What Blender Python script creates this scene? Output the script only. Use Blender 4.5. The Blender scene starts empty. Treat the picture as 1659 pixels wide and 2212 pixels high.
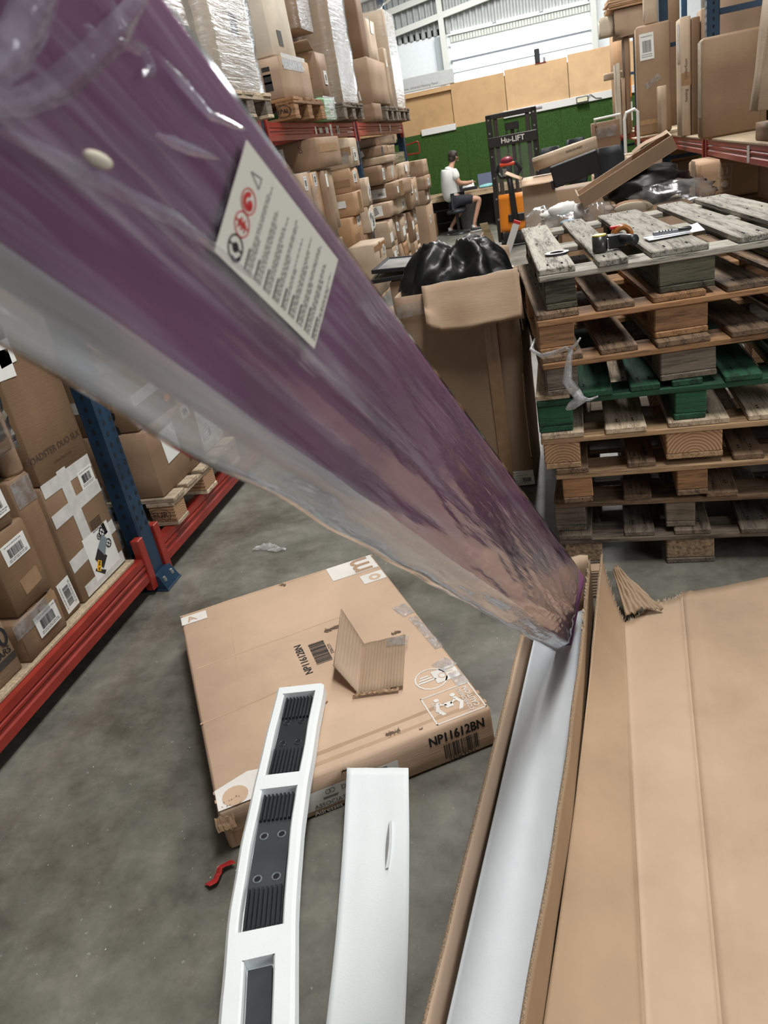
import bpy, math, random
from mathutils import Vector, Matrix, noise
R = random.Random(7)
C = bpy.context.scene.collection
SC = bpy.context.scene
PI = math.pi

# ------------------------------------------------------------------ camera
cam = bpy.data.cameras.new('camera'); cam_o = bpy.data.objects.new('camera', cam); C.objects.link(cam_o)
cam.sensor_fit = 'VERTICAL'; cam.sensor_height = 36.0; cam.lens = 1640.0 * 36.0 / 2212.0
cam.clip_start = 0.02; cam.clip_end = 80
XW = (0.9657, -0.0732, -0.2491); YW = (0.1919, -0.4472, 0.8735); UP = (-0.1752, -0.8914, -0.4179)
xw, yw, uw = Vector(XW).normalized(), None, Vector(UP).normalized()
yw = Vector(YW); yw = (yw - xw * yw.dot(xw)).normalized(); uw = (uw - xw * uw.dot(xw) - yw * uw.dot(yw)).normalized()
cam_o.matrix_world = Matrix(((xw.x, -xw.y, -xw.z, 0), (yw.x, -yw.y, -yw.z, 0), (uw.x, -uw.y, -uw.z, 1.6), (0, 0, 0, 1)))
cam.dof.use_dof = True; cam.dof.focus_distance = 2.6; cam.dof.aperture_fstop = 9.0
SC.camera = cam_o
# ------------------------------------------------------------------ light and exposure
SC.view_settings.view_transform = 'Standard'; SC.view_settings.look = 'None'
SC.view_settings.gamma = 1.0; SC.view_settings.use_curve_mapping = False
SC.view_settings.exposure = 0.0
W_ = bpy.data.worlds.new('world'); SC.world = W_; W_.use_nodes = True
W_.node_tree.nodes['Background'].inputs[0].default_value = (0.80, 0.90, 1.0, 1)
W_.node_tree.nodes['Background'].inputs[1].default_value = 0.11
def area(name, loc, sx, sy, power, col=(1, 0.97, 0.93), rot=(0, 0, 0)):
    l = bpy.data.lights.new(name, 'AREA'); l.shape = 'RECTANGLE'; l.size = sx; l.size_y = sy
    l.energy = power; l.color = col
    o = bpy.data.objects.new(name, l); o.location = loc; o.rotation_euler = rot; C.objects.link(o)
    return o
for k, (x, y, p) in enumerate(((0.85, 1.7, 245), (0.1, 6.0, 150), (0.1, 9.4, 170), (0.0, 13.2, 480))):
    area('roof_light_panel', (x, y, 6.0), 0.55, 2.4, p)
area('added_side_fill', (4.2, -0.6, 2.6), 2.2, 2.4, 105, (0.97, 0.98, 1.0), (0, math.radians(78), 0))  # no door here: fill light added on the right to brighten the purple panel
area('rooflight', (-0.5, 20.5, 6.2), 6.0, 3.0, 560, (0.95, 0.98, 1.0))
# ------------------------------------------------------------------ materials
MATS = {}
def _new(name):
    m = bpy.data.materials.new(name); m.use_nodes = True
    nt = m.node_tree; b = nt.nodes['Principled BSDF']
    return m, nt, b
def L(nt, a, b): nt.links.new(a, b)
def nd(nt, t, **kw):
    n = nt.nodes.new(t)
    for k, v in kw.items():
        if isinstance(k, str) and hasattr(n, k): setattr(n, k, v)
    return n
def coords(nt, scale=(1, 1, 1), rot=(0, 0, 0)):
    tc = nd(nt, 'ShaderNodeTexCoord'); mp = nd(nt, 'ShaderNodeMapping')
    mp.inputs['Scale'].default_value = scale; mp.inputs['Rotation'].default_value = rot
    L(nt, tc.outputs['Object'], mp.inputs['Vector']); return mp.outputs['Vector']
def noise_n(nt, vec, scale, detail=3, rough=0.5):
    n = nd(nt, 'ShaderNodeTexNoise'); n.inputs['Scale'].default_value = scale
    n.inputs['Detail'].default_value = detail; n.inputs['Roughness'].default_value = rough
    L(nt, vec, n.inputs['Vector']); return n.outputs['Fac']
def ramp(nt, fac, stops):
    r = nd(nt, 'ShaderNodeValToRGB'); e = r.color_ramp.elements
    while len(e) < len(stops): e.new(0.5)
    for i, (p, c) in enumerate(stops):
        e[i].position = p; e[i].color = (*c, 1) if len(c) == 3 else c
    L(nt, fac, r.inputs['Fac']); return r.outputs['Color']
def bump(nt, h, strength, dist, b):
    n = nd(nt, 'ShaderNodeBump'); n.inputs['Strength'].default_value = strength; n.inputs['Distance'].default_value = dist
    L(nt, h, n.inputs['Height']); L(nt, n.outputs['Normal'], b.inputs['Normal'])
def sc(c, f): return tuple(min(1, x * f) for x in c)
def plain(name, col, rough=0.5, metal=0.0, vary=0.0, vscale=12, bmp=0.0, bscale=200, emit=0.0, sheen=0.0, vec_scale=(1, 1, 1), coat=0):
    if name in MATS: return MATS[name]
    m, nt, b = _new(name)
    b.inputs['Base Color'].default_value = (*col, 1); b.inputs['Roughness'].default_value = rough; b.inputs['Metallic'].default_value = metal
    if vary or bmp:
        v = coords(nt, vec_scale)
    if vary:
        L(nt, ramp(nt, noise_n(nt, v, vscale, 5), [(0.3, sc(col, 1 - vary)), (0.7, sc(col, 1 + vary))]), b.inputs['Base Color'])
    if bmp: bump(nt, noise_n(nt, v, bscale, 3), bmp, 0.004, b)
    if emit:
        b.inputs['Emission Color'].default_value = (*col, 1); b.inputs['Emission Strength'].default_value = emit
    if sheen:
        b.inputs['Sheen Weight'].default_value = sheen; b.inputs['Sheen Roughness'].default_value = 0.4
    if coat: b.inputs['Coat Weight'].default_value = coat
    MATS[name] = m; return m
def cardboard(name, col, rough=0.72, flute=0.15):
    if name in MATS: return MATS[name]
    m, nt, b = _new(name); b.inputs['Roughness'].default_value = rough
    v = coords(nt)
    base = ramp(nt, noise_n(nt, v, 3.5, 6, 0.6), [(0.25, sc(col, 0.83)), (0.5, col), (0.78, sc(col, 1.13))])
    oi = nd(nt, 'ShaderNodeObjectInfo'); hs = nd(nt, 'ShaderNodeHueSaturation')
    mr = nd(nt, 'ShaderNodeMapRange'); mr.inputs['To Min'].default_value = 0.70; mr.inputs['To Max'].default_value = 1.16
    L(nt, oi.outputs['Random'], mr.inputs['Value']); L(nt, mr.outputs['Result'], hs.inputs['Value'])
    mr2 = nd(nt, 'ShaderNodeMapRange'); mr2.inputs['To Min'].default_value = 1.1; mr2.inputs['To Max'].default_value = 0.86
    L(nt, oi.outputs['Random'], mr2.inputs['Value']); L(nt, mr2.outputs['Result'], hs.inputs['Saturation'])
    L(nt, base, hs.inputs['Color']); L(nt, hs.outputs['Color'], b.inputs['Base Color'])
    v2 = coords(nt, (1, 1, 14))
    bump(nt, noise_n(nt, v2, 16, 3), flute, 0.006, b)
    MATS[name] = m; return m
def wood(name, col, dark, axis='y', paint=False):
    key = name + '_' + axis
    if key in MATS: return MATS[key]
    m, nt, b = _new(key); b.inputs['Roughness'].default_value = 0.8
    s = {'y': (9, 0.7, 9), 'x': (0.7, 9, 9), 'z': (9, 9, 0.7)}[axis]
    oi = nd(nt, 'ShaderNodeObjectInfo'); add = nd(nt, 'ShaderNodeVectorMath', operation='ADD')
    v0 = coords(nt, s); mul = nd(nt, 'ShaderNodeMath', operation='MULTIPLY'); mul.inputs[1].default_value = 37.0
    L(nt, oi.outputs['Random'], mul.inputs[0]); L(nt, v0, add.inputs[0]); L(nt, mul.outputs[0], add.inputs[1])
    v = add.outputs[0]
    f = noise_n(nt, v, 4.0, 6, 0.65)
    f2 = noise_n(nt, v, 17.0, 4, 0.7); fm = nd(nt, 'ShaderNodeMix'); fm.inputs[0].default_value = 0.42; L(nt, f, fm.inputs[2]); L(nt, f2, fm.inputs[3]); f = fm.outputs[0]
    c = ramp(nt, f, [(0.33, sc(dark, .55)), (0.42, dark), (0.50, col), (0.60, sc(col, 1.25)), (0.72, sc(col, 0.62))])
    hs = nd(nt, 'ShaderNodeHueSaturation'); mr = nd(nt, 'ShaderNodeMapRange')
    mr.inputs['To Min'].default_value = 0.75; mr.inputs['To Max'].default_value = 1.2
    L(nt, oi.outputs['Random'], mr.inputs['Value']); L(nt, mr.outputs['Result'], hs.inputs['Value'])
    L(nt, c, hs.inputs['Color']); L(nt, hs.outputs['Color'], b.inputs['Base Color'])
    bump(nt, f, 0.8, 0.006, b)
    MATS[key] = m; return m
def end_grain(name, col, ring):
    if name in MATS: return MATS[name]
    m, nt, b = _new(name); b.inputs['Roughness'].default_value = 0.8
    v = coords(nt, (1, 1, 1)); mp = nd(nt, 'ShaderNodeMapping'); mp.inputs['Location'].default_value = (0, 0, 0.02)
    L(nt, v, mp.inputs['Vector'])
    w = nd(nt, 'ShaderNodeTexWave'); w.wave_type = 'RINGS'; w.rings_direction = 'Y'
    w.inputs['Scale'].default_value = 28; w.inputs['Distortion'].default_value = 1.6; w.inputs['Detail'].default_value = 2
    L(nt, mp.outputs['Vector'], w.inputs['Vector'])
    L(nt, ramp(nt, w.outputs['Fac'], [(0.1, ring), (0.6, col)]), b.inputs['Base Color'])
    MATS[name] = m; return m
def film(name, haze, tint=(0.60, 0.61, 0.62), rough=0.13, scale=(2, 2, 26), rot=(0, 0.35, 0), lo=0.03, gl=0.75, bstr=0.6, uv=False, r0=0.42, r1=0.75):
    """thin clear plastic: see-through, glossy, with cloudy stretched streaks"""
    if name in MATS: return MATS[name]
    m, nt, b = _new(name)
    if uv:
        un = nd(nt, 'ShaderNodeUVMap'); mp = nd(nt, 'ShaderNodeMapping'); mp.inputs['Scale'].default_value = scale; mp.inputs['Rotation'].default_value = rot
        L(nt, un.outputs[0], mp.inputs['Vector']); v = mp.outputs['Vector']
    else: v = coords(nt, scale, rot)
    n1 = noise_n(nt, v, 1.6, 5, 0.6)
    tr = nd(nt, 'ShaderNodeBsdfTransparent'); tr.inputs[0].default_value = (0.97, 0.975, 0.98, 1)
    df = nd(nt, 'ShaderNodeBsdfDiffuse'); df.inputs[0].default_value = (*tint, 1)
    gs = nd(nt, 'ShaderNodeBsdfGlossy'); gs.inputs['Roughness'].default_value = rough; gs.inputs[0].default_value = (0.95, 0.97, 1, 1)
    bn = nd(nt, 'ShaderNodeBump'); bn.inputs['Strength'].default_value = bstr; bn.inputs['Distance'].default_value = 0.01
    L(nt, n1, bn.inputs['Height']); L(nt, bn.outputs['Normal'], gs.inputs['Normal'])
    mix1 = nd(nt, 'ShaderNodeMixShader'); mix2 = nd(nt, 'ShaderNodeMixShader')
    hz = nd(nt, 'ShaderNodeMapRange'); hz.inputs['From Min'].default_value = r0; hz.inputs['From Max'].default_value = r1
    hz.inputs['To Min'].default_value = lo; hz.inputs['To Max'].default_value = haze
    L(nt, n1, hz.inputs['Value']); L(nt, hz.outputs['Result'], mix1.inputs[0])
    L(nt, tr.outputs[0], mix1.inputs[1]); L(nt, df.outputs[0], mix1.inputs[2])
    lw_ = nd(nt, 'ShaderNodeLayerWeight'); lw_.inputs['Blend'].default_value = 0.5
    L(nt, bn.outputs['Normal'], lw_.inputs['Normal']); fr = nd(nt, 'ShaderNodeMath', operation='POWER'); fr.inputs[1].default_value = 3.6; L(nt, lw_.outputs['Facing'], fr.inputs[0])
    mu = nd(nt, 'ShaderNodeMath', operation='MULTIPLY'); mu.inputs[1].default_value = gl
    ad = nd(nt, 'ShaderNodeMath', operation='ADD'); ad.inputs[1].default_value = 0.045
    L(nt, fr.outputs[0], mu.inputs[0]); L(nt, mu.outputs[0], ad.inputs[0]); L(nt, ad.outputs[0], mix2.inputs[0])
    L(nt, mix1.outputs[0], mix2.inputs[1]); L(nt, gs.outputs[0], mix2.inputs[2])
    L(nt, mix2.outputs[0], nt.nodes['Material Output'].inputs['Surface'])
    MATS[name] = m; return m
CB = {'mid': cardboard('cardboard_mid', (0.36, 0.245, 0.155)), 'light': cardboard('cardboard_light', (0.50, 0.385, 0.27)),
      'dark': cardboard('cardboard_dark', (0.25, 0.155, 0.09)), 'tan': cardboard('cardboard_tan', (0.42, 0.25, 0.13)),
      'pale': cardboard('cardboard_pale', (0.60, 0.52, 0.41)), 'pink': cardboard('cardboard_pink', (0.56, 0.385, 0.255)),
      'white': cardboard('cardboard_white', (0.72, 0.74, 0.72)), 'shade': cardboard('cardboard_brown', (0.265, 0.17, 0.10)), 'inner': cardboard('cardboard_inner', (0.46, 0.31, 0.19)),  # shade tone: brown board darkened to carry the dimness of the near left rack
      'flute': cardboard('cardboard_flute', (0.40, 0.28, 0.18)), 'green': plain('green_pack', (0.09, 0.36, 0.11), 0.4, vary=0.3)}
paper = plain('paper', (0.78, 0.80, 0.78), 0.6, vary=0.05)
ink = plain('ink', (0.02, 0.02, 0.022), 0.6)
inkbrown = plain('brown_ink', (0.07, 0.045, 0.03), 0.7)
inkpale = plain('pale_print', (0.62, 0.54, 0.45), 0.7)
inkgrey = plain('grey_ink', (0.22, 0.22, 0.22), 0.7)
inkred = plain('red_ink', (0.55, 0.03, 0.03), 0.6)
whiteprint = plain('white_print', (0.76, 0.74, 0.70), 0.6, vary=0.06)
tape_m = plain('packing_tape', (0.34, 0.215, 0.12), 0.16, vary=0.12, vscale=30)
tape_w = plain('white_tape', (0.62, 0.62, 0.60), 0.25, vary=0.12, vscale=25, bmp=0.25, bscale=60)
cleartape = film('clear_tape', 0.35, rough=0.12, scale=(18, 18, 18), lo=0.05, gl=1.0)
stretch = film('stretch_film', 0.30, rough=0.12, scale=(2.2, 2.2, 24), lo=0.02, gl=1.2, r0=.5, r1=.8, bstr=1.0)
bagfilm = film('bag_film', 0.36, rough=0.10, scale=(1.1, 24, 1), rot=(0, 0, 0.03), lo=0.025, gl=1.1, bstr=0.45, tint=(0.66, 0.66, 0.74), uv=True, r0=.50, r1=.80)
bagedge = film('bag_edge', 0.66, rough=0.12, scale=(1.6, 30, 1), rot=(0, 0, 0.03), lo=0.36, gl=1.1, bstr=0.5, tint=(0.66, 0.68, 0.70), uv=True, r0=.35, r1=.75)
clearbag = film('clear_bag', 0.30, rough=0.14, scale=(7, 7, 7), lo=0.05, gl=1.0)
tornm = plain('torn_edge', (0.13, 0.085, 0.055), 0.9, vary=0.3, vscale=60)
rawedge = plain('raw_edge', (0.42, 0.33, 0.24), 0.9, vary=0.3, vscale=200)
blackp = plain('black_plastic', (0.018, 0.02, 0.023), 0.38)
greyp = plain('grey_plastic', (0.30, 0.31, 0.32), 0.5)
white_p = plain('white_plastic', (0.72, 0.73, 0.72), 0.4)
steel = plain('steel', (0.5, 0.5, 0.5), 0.3, 0.9)
redsteel = plain('red_steel', (0.29, 0.027, 0.018), 0.38, 0, vary=0.18, vscale=9)
bluesteel = plain('blue_steel', (0.013, 0.040, 0.080), 0.35, 0, vary=0.3, vscale=6)
chip = plain('chipboard', (0.42, 0.33, 0.22), 0.85, vary=0.3, vscale=120)
holem = plain('hole_dark', (0.006, 0.008, 0.012), 0.9)
# ------------------------------------------------------------------ mesh helpers
class MB:
    def __init__(s): s.v = []; s.f = []; s.m = []
    def add(s, vs, fs, mi=0):
        o = len(s.v); s.v += [tuple(p) for p in vs]; s.f += [tuple(i + o for i in q) for q in fs]; s.m += [mi] * len(fs); return s
    def quad(s, a, b, c, d, mi=0): return s.add([a, b, c, d], [(0, 1, 2, 3)], mi)
    def hexa(s, p, mi=0):
        return s.add(p, [(0, 3, 2, 1), (4, 5, 6, 7), (0, 1, 5, 4), (1, 2, 6, 5), (2, 3, 7, 6), (3, 0, 4, 7)], mi)
    def box(s, x0, x1, y0, y1, z0, z1, mi=0, M=None):
        p = [(x0, y0, z0), (x1, y0, z0), (x1, y1, z0), (x0, y1, z0), (x0, y0, z1), (x1, y0, z1), (x1, y1, z1), (x0, y1, z1)]
        if M is not None: p = [M @ Vector(q) for q in p]
        return s.hexa(p, mi)
    def bbox(s, x0, x1, y0, y1, z0, z1, e, mi=0, M=None):
        """box with chamfered edges"""
        xs, ys, zs = [x0, x0 + e, x1 - e, x1], [y0, y0 + e, y1 - e, y1], [z0, z0 + e, z1 - e, z1]
        return s.lat(xs, ys, zs, e, mi, M)
    def lat(s, xs, ys, zs, e, mi=0, M=None, warp=None, pull=0.5):
        n = (len(xs), len(ys), len(zs)); idx = {}; vs = []; fs = []
        cen = Vector(((xs[0] + xs[-1]) / 2, (ys[0] + ys[-1]) / 2, (zs[0] + zs[-1]) / 2))
        def vid(i, j, k):
            if (i, j, k) not in idx:
                p = Vector((xs[i], ys[j], zs[k])); ex = [i in (0, n[0] - 1), j in (0, n[1] - 1), k in (0, n[2] - 1)]
                if sum(ex) >= 2:
                    for a in range(3):
                        if ex[a]: p[a] += (e * pull if p[a] < cen[a] else -e * pull)
                if warp: p = warp(p, ex)
                if M is not None: p = M @ p
                idx[(i, j, k)] = len(vs); vs.append(p)
            return idx[(i, j, k)]
        for i in range(n[0] - 1):
            for j in range(n[1] - 1):
                fs.append((vid(i, j, 0), vid(i, j + 1, 0), vid(i + 1, j + 1, 0), vid(i + 1, j, 0)))
                k = n[2] - 1; fs.append((vid(i, j, k), vid(i + 1, j, k), vid(i + 1, j + 1, k), vid(i, j + 1, k)))
        for i in range(n[0] - 1):
            for k in range(n[2] - 1):
                fs.append((vid(i, 0, k), vid(i + 1, 0, k), vid(i + 1, 0, k + 1), vid(i, 0, k + 1)))
                j = n[1] - 1; fs.append((vid(i, j, k), vid(i, j, k + 1), vid(i + 1, j, k + 1), vid(i + 1, j, k)))
        for j in range(n[1] - 1):
            for k in range(n[2] - 1):
                fs.append((vid(0, j, k), vid(0, j, k + 1), vid(0, j + 1, k + 1), vid(0, j + 1, k)))
                i = n[0] - 1; fs.append((vid(i, j, k), vid(i, j + 1, k), vid(i, j + 1, k + 1), vid(i, j, k + 1)))
        return s.add(vs, fs, mi)
    def grid(s, nu, nv, fn, mi=0, thick=None, mi2=None):
        """surface fn(u,v); with thick (a vector or function giving the offset) it becomes a closed sheet"""
        top = [Vector(fn(i / nu, j / nv)) for j in range(nv + 1) for i in range(nu + 1)]
        q = [(j * (nu + 1) + i, j * (nu + 1) + i + 1, (j + 1) * (nu + 1) + i + 1, (j + 1) * (nu + 1) + i) for j in range(nv) for i in range(nu)]
        if thick is None: return s.add(top, q, mi)
        off = [Vector(thick(i / nu, j / nv)) if callable(thick) else Vector(thick) for j in range(nv + 1) for i in range(nu + 1)]
        n = len(top); bot = [p + o for p, o in zip(top, off)]
        s.add(top + bot, q + [(c + n, b + n, a + n, d + n)[::1] if False else (d + n, c + n, b + n, a + n) for a, b, c, d in q], mi)
        base = len(s.v) - 2 * n
        loop = [i for i in range(nu + 1)] + [j * (nu + 1) + nu for j in range(1, nv + 1)] + [nv * (nu + 1) + i for i in range(nu - 1, -1, -1)] + [j * (nu + 1) for j in range(nv - 1, 0, -1)]
        for a, b in zip(loop, loop[1:] + loop[:1]):
            s.f.append((base + b, base + a, base + a + n, base + b + n)); s.m.append(mi if mi2 is None else mi2)
        return s
    def tube(s, pts, r, n=8, mi=0, cap=True):
        pts = [Vector(p) for p in pts]; rs = r if isinstance(r, (list, tuple)) else [r] * len(pts); vs = []; fs = []
        prev = None
        for i, p in enumerate(pts):
            t = (pts[min(i + 1, len(pts) - 1)] - pts[max(i - 1, 0)]).normalized()
            a = prev if prev is not None else (Vector((0, 0, 1)) if abs(t.z) < 0.9 else Vector((1, 0, 0)))
            u = (a - t * a.dot(t)).normalized(); w = t.cross(u); prev = u
            for k in range(n):
                ang = 2 * PI * k / n; vs.append(p + (u * math.cos(ang) + w * math.sin(ang)) * rs[i])
        for i in range(len(pts) - 1):
            for k in range(n):
                fs.append((i * n + k, i * n + (k + 1) % n, (i + 1) * n + (k + 1) % n, (i + 1) * n + k))
        if cap: fs += [tuple(range(n - 1, -1, -1)), tuple((len(pts) - 1) * n + k for k in range(n))]
        return s.add(vs, fs, mi)
    def lathe(s, prof, n=20, mi=0, M=None):
        vs = [Vector((r * math.cos(2 * PI * k / n), r * math.sin(2 * PI * k / n), z)) for r, z in prof for k in range(n)]
        if M is not None: vs = [M @ p for p in vs]
        fs = [(i * n + k, i * n + (k + 1) % n, (i + 1) * n + (k + 1) % n, (i + 1) * n + k) for i in range(len(prof) - 1) for k in range(n)]
        return s.add(vs, fs, mi)
    def blob(s, c, r, nu=14, nv=10, fn=None, mi=0):
        vs = []; c = Vector(c)
        for j in range(nv + 1):
            th = PI * j / nv
            for i in range(nu):
                ph = 2 * PI * i / nu; d = Vector((math.sin(th) * math.cos(ph), math.sin(th) * math.sin(ph), math.cos(th)))
                k = fn(d) if fn else 1.0
                vs.append(c + Vector((d.x * r[0], d.y * r[1], d.z * r[2])) * k)
        fs = [(j * nu + i, (j + 1) * nu + i, (j + 1) * nu + (i + 1) % nu, j * nu + (i + 1) % nu) for j in range(nv) for i in range(nu)]
        return s.add(vs, fs, mi)
    def mesh(s, name, mats, smooth=False):
        me = bpy.data.meshes.new(name); me.from_pydata(s.v, [], s.f)
        for m in (mats if isinstance(mats, (list, tuple)) else [mats]): me.materials.append(m)
        if len(me.materials) > 1: me.polygons.foreach_set('material_index', s.m)
        if smooth: me.polygons.foreach_set('use_smooth', [True] * len(s.f))
        me.update(); return me
    def obj(s, name, mats, parent=None, smooth=False, loc=None, rot=None):
        o = bpy.data.objects.new(name, s.mesh(name, mats, smooth)); C.objects.link(o)
        if parent: o.parent = parent
        if loc: o.location = loc
        if rot: o.rotation_euler = rot
        return o
def tag(o, label, cat, group=None, kind=None):
    o['label'] = label; o['category'] = cat
    if group: o['group'] = group
    if kind: o['kind'] = kind
    return o
def thing(name, label, cat, loc=(0, 0, 0), rz=0.0, group=None):
    o = bpy.data.objects.new(name, None); C.objects.link(o); o.location = loc
    o.rotation_euler = rz if isinstance(rz, (tuple, list)) else (0, 0, rz); o.empty_display_size = 0.05
    return tag(o, label, cat, group)
def struct(o): o['kind'] = 'structure'; return o
class Frame:
    """a flat place on a surface: origin, right, up; at(u, v, h) is a point h above it"""
    def __init__(s, o, u, v): s.o = Vector(o); s.u = Vector(u).normalized(); s.v = Vector(v).normalized(); s.n = s.u.cross(s.v)
    def at(s, a, b, h=0.0): return s.o + s.u * a + s.v * b + s.n * h
    def turn(s, a, b, rot):
        c, q = math.cos(rot), math.sin(rot); return Frame(s.at(a, b), s.u * c + s.v * q, s.v * c - s.u * q)
def face(dims, f):
    x, y, z = dims
    return {'y-': Frame((0, -y / 2, z / 2), (1, 0, 0), (0, 0, 1)), 'y+': Frame((0, y / 2, z / 2), (-1, 0, 0), (0, 0, 1)),
            'x+': Frame((x / 2, 0, z / 2), (0, 1, 0), (0, 0, 1)), 'x-': Frame((-x / 2, 0, z / 2), (0, -1, 0), (0, 0, 1)),
            'z+': Frame((0, 0, z), (1, 0, 0), (0, 1, 0))}[f]
def half(dims, f):
    x, y, z = dims
    return {'y': (x / 2, z / 2), 'x': (y / 2, z / 2), 'z': (x / 2, y / 2)}[f[0]]
def rect(mb, F, a0, a1, b0, b1, h, mi=0): mb.quad(F.at(a0, b0, h), F.at(a1, b0, h), F.at(a1, b1, h), F.at(a0, b1, h), mi)
_glyphs = {}
def glyphs(text):
    if text not in _glyphs:
        cu = bpy.data.curves.new('t', 'FONT'); cu.body = text; cu.resolution_u = 3; cu.align_x = 'CENTER'; cu.align_y = 'CENTER'; cu.size = 1.0
        o = bpy.data.objects.new('t', cu); me = bpy.data.meshes.new_from_object(o)
        _glyphs[text] = ([v.co.copy() for v in me.vertices], [tuple(p.vertices) for p in me.polygons])
        bpy.data.objects.remove(o); bpy.data.curves.remove(cu); bpy.data.meshes.remove(me)
    return _glyphs[text]
def write(mb, F, a, b, size, text, h=0.0015, rot=0.0, mi=0, bold=0.0, sx=1.0, mirror=False):
    vs, fs = glyphs(text); T = F.turn(a, b, rot)
    for i, off in enumerate(((0, 0), (bold, 0), (0, bold)) if bold else ((0, 0),)):
        mb.add([T.at((-v.x if mirror else v.x) * size * sx + off[0] * size, v.y * size + off[1] * size, h + i * .0002) for v in vs], fs, mi)
    return mb
def lettering(parent, F, a, b, size, text, m=None, rot=0.0, bold=0.0, sx=1.0, h=0.0016, name='lettering'):
    return write(MB(), F, a, b, size, text, h, rot, 0, bold, sx).obj(name, m or inkbrown, parent)
def bars(mb, F, a, b, w, hgt, h, mi, rnd, rot=0.0):
    T = F.turn(a, b, rot); x = -w / 2
    while x < w / 2:
        bw = w * rnd.choice((0.008, 0.012, 0.02, 0.03)); rect(mb, T, x, min(x + bw, w / 2), -hgt / 2, hgt / 2, h, mi)
        x += bw + w * rnd.choice((0.01, 0.016, 0.024))
def sticker(parent, F, a, b, w, hgt, rot=0.0, kind='b', name='shipping_label', m=None, h=0.0012):
    T = F.turn(a, b, rot); mb = MB(); rnd = random.Random(int(abs(a * 977 + b * 631 + w * 331) * 1000))
    p = [T.at(x, y, z) for z in (-0.0004, h) for x, y in ((-w / 2, -hgt / 2), (w / 2, -hgt / 2), (w / 2, hgt / 2), (-w / 2, hgt / 2))]
    mb.hexa(p, 0)
    if kind == 'b':
        bars(mb, T, 0, 0, w * 0.62, hgt * 0.45, h + 0.0008, 1, rnd)
        for k, yy in enumerate((0.36, -0.32, -0.4)):
            x = -w * 0.38
            while x < w * 0.36:
                q = w * rnd.uniform(0.03, 0.12); rect(mb, T, x, x + q, hgt * yy, hgt * (yy + 0.035), h + 0.0008, 2); x += q + w * 0.025
    elif kind == 't':
        y = hgt * 0.38
        while y > -hgt * 0.42:
            x = -w * 0.42; e = w * rnd.uniform(0.0, 0.42)
            while x < e:
                q = w * rnd.uniform(0.04, 0.13); rect(mb, T, x, x + q, y, y + hgt * 0.035, h + 0.0008, 2); x += q + w * 0.025
            y -= hgt * rnd.uniform(0.09, 0.2)
        bars(mb, T, w * 0.25, -hgt * 0.1, w * 0.3, hgt * 0.3, h + 0.0008, 1, rnd)
    elif kind == 'i':      # printed handling symbols
        for k in (-1, 0, 1):
            rect(mb, T, w * (k * 0.3 - 0.1), w * (k * 0.3 + 0.1), -hgt * 0.3, hgt * 0.3, h + 0.0008, 1)
    return mb.obj(name, [m or paper, ink, inkgrey], parent)
def tape(parent, F, a, b, w, hgt, rot=0.0, m=None, name='packing_tape', h=0.0009):
    T = F.turn(a, b, rot); mb = MB(); n = max(2, int(max(w, hgt) / 0.05))
    mb.grid(n, 1, lambda u, v: T.at((u - .5) * w, (v - .5) * hgt, h + 0.0006 * noise.noise(Vector((u * 9, v * 3, a * 7)))), thick=T.n * -0.0008)
    return mb.obj(name, m or tape_m, parent)
def carton_mesh(x, y, z, seed, dent, rnd=0.012):
    rr = random.Random(seed); e = min(rnd, x * 0.2, y * 0.2, z * 0.2)
    def ax(a, b):
        d = b - a; return [a, a + e, a + d * 0.33, a + d * 0.66, b - e, b]
    sd = Vector((rr.uniform(0, 50), rr.uniform(0, 50), rr.uniform(0, 50)))
    skx, sky = rr.uniform(-1, 1) * dent * 0.5, rr.uniform(-1, 1) * dent * 0.5
    def warp(p, ex):
        d = Vector(p)
        for a, hi in enumerate((x / 2, y / 2)):
            n1 = max(0.0, noise.noise(p * 5 + sd + Vector((a * 11, 0, 0)))) * dent * 1.6
            if ex[a]: d[a] -= math.copysign(n1, p[a])
        if ex[2] and p.z > z / 2: d.z -= max(0, noise.noise(p * 4 + sd)) * dent * 1.2
        if sum(ex) == 3 and p.z > z / 2 and rr.random() < 0.4:
            q = rr.uniform(0.3, 1.2) * dent; d -= Vector((math.copysign(q, p.x), math.copysign(q, p.y), q * 1.3))
        d.x += skx * (p.z / z) ** 2 * 0.6; d.y += sky * (p.z / z) ** 2 * 0.6
        return d
    mb = MB(); mb.lat(ax(-x / 2, x / 2), ax(-y / 2, y / 2), ax(0, z), e, 0, None, warp); return mb
_cn = [0]
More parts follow.
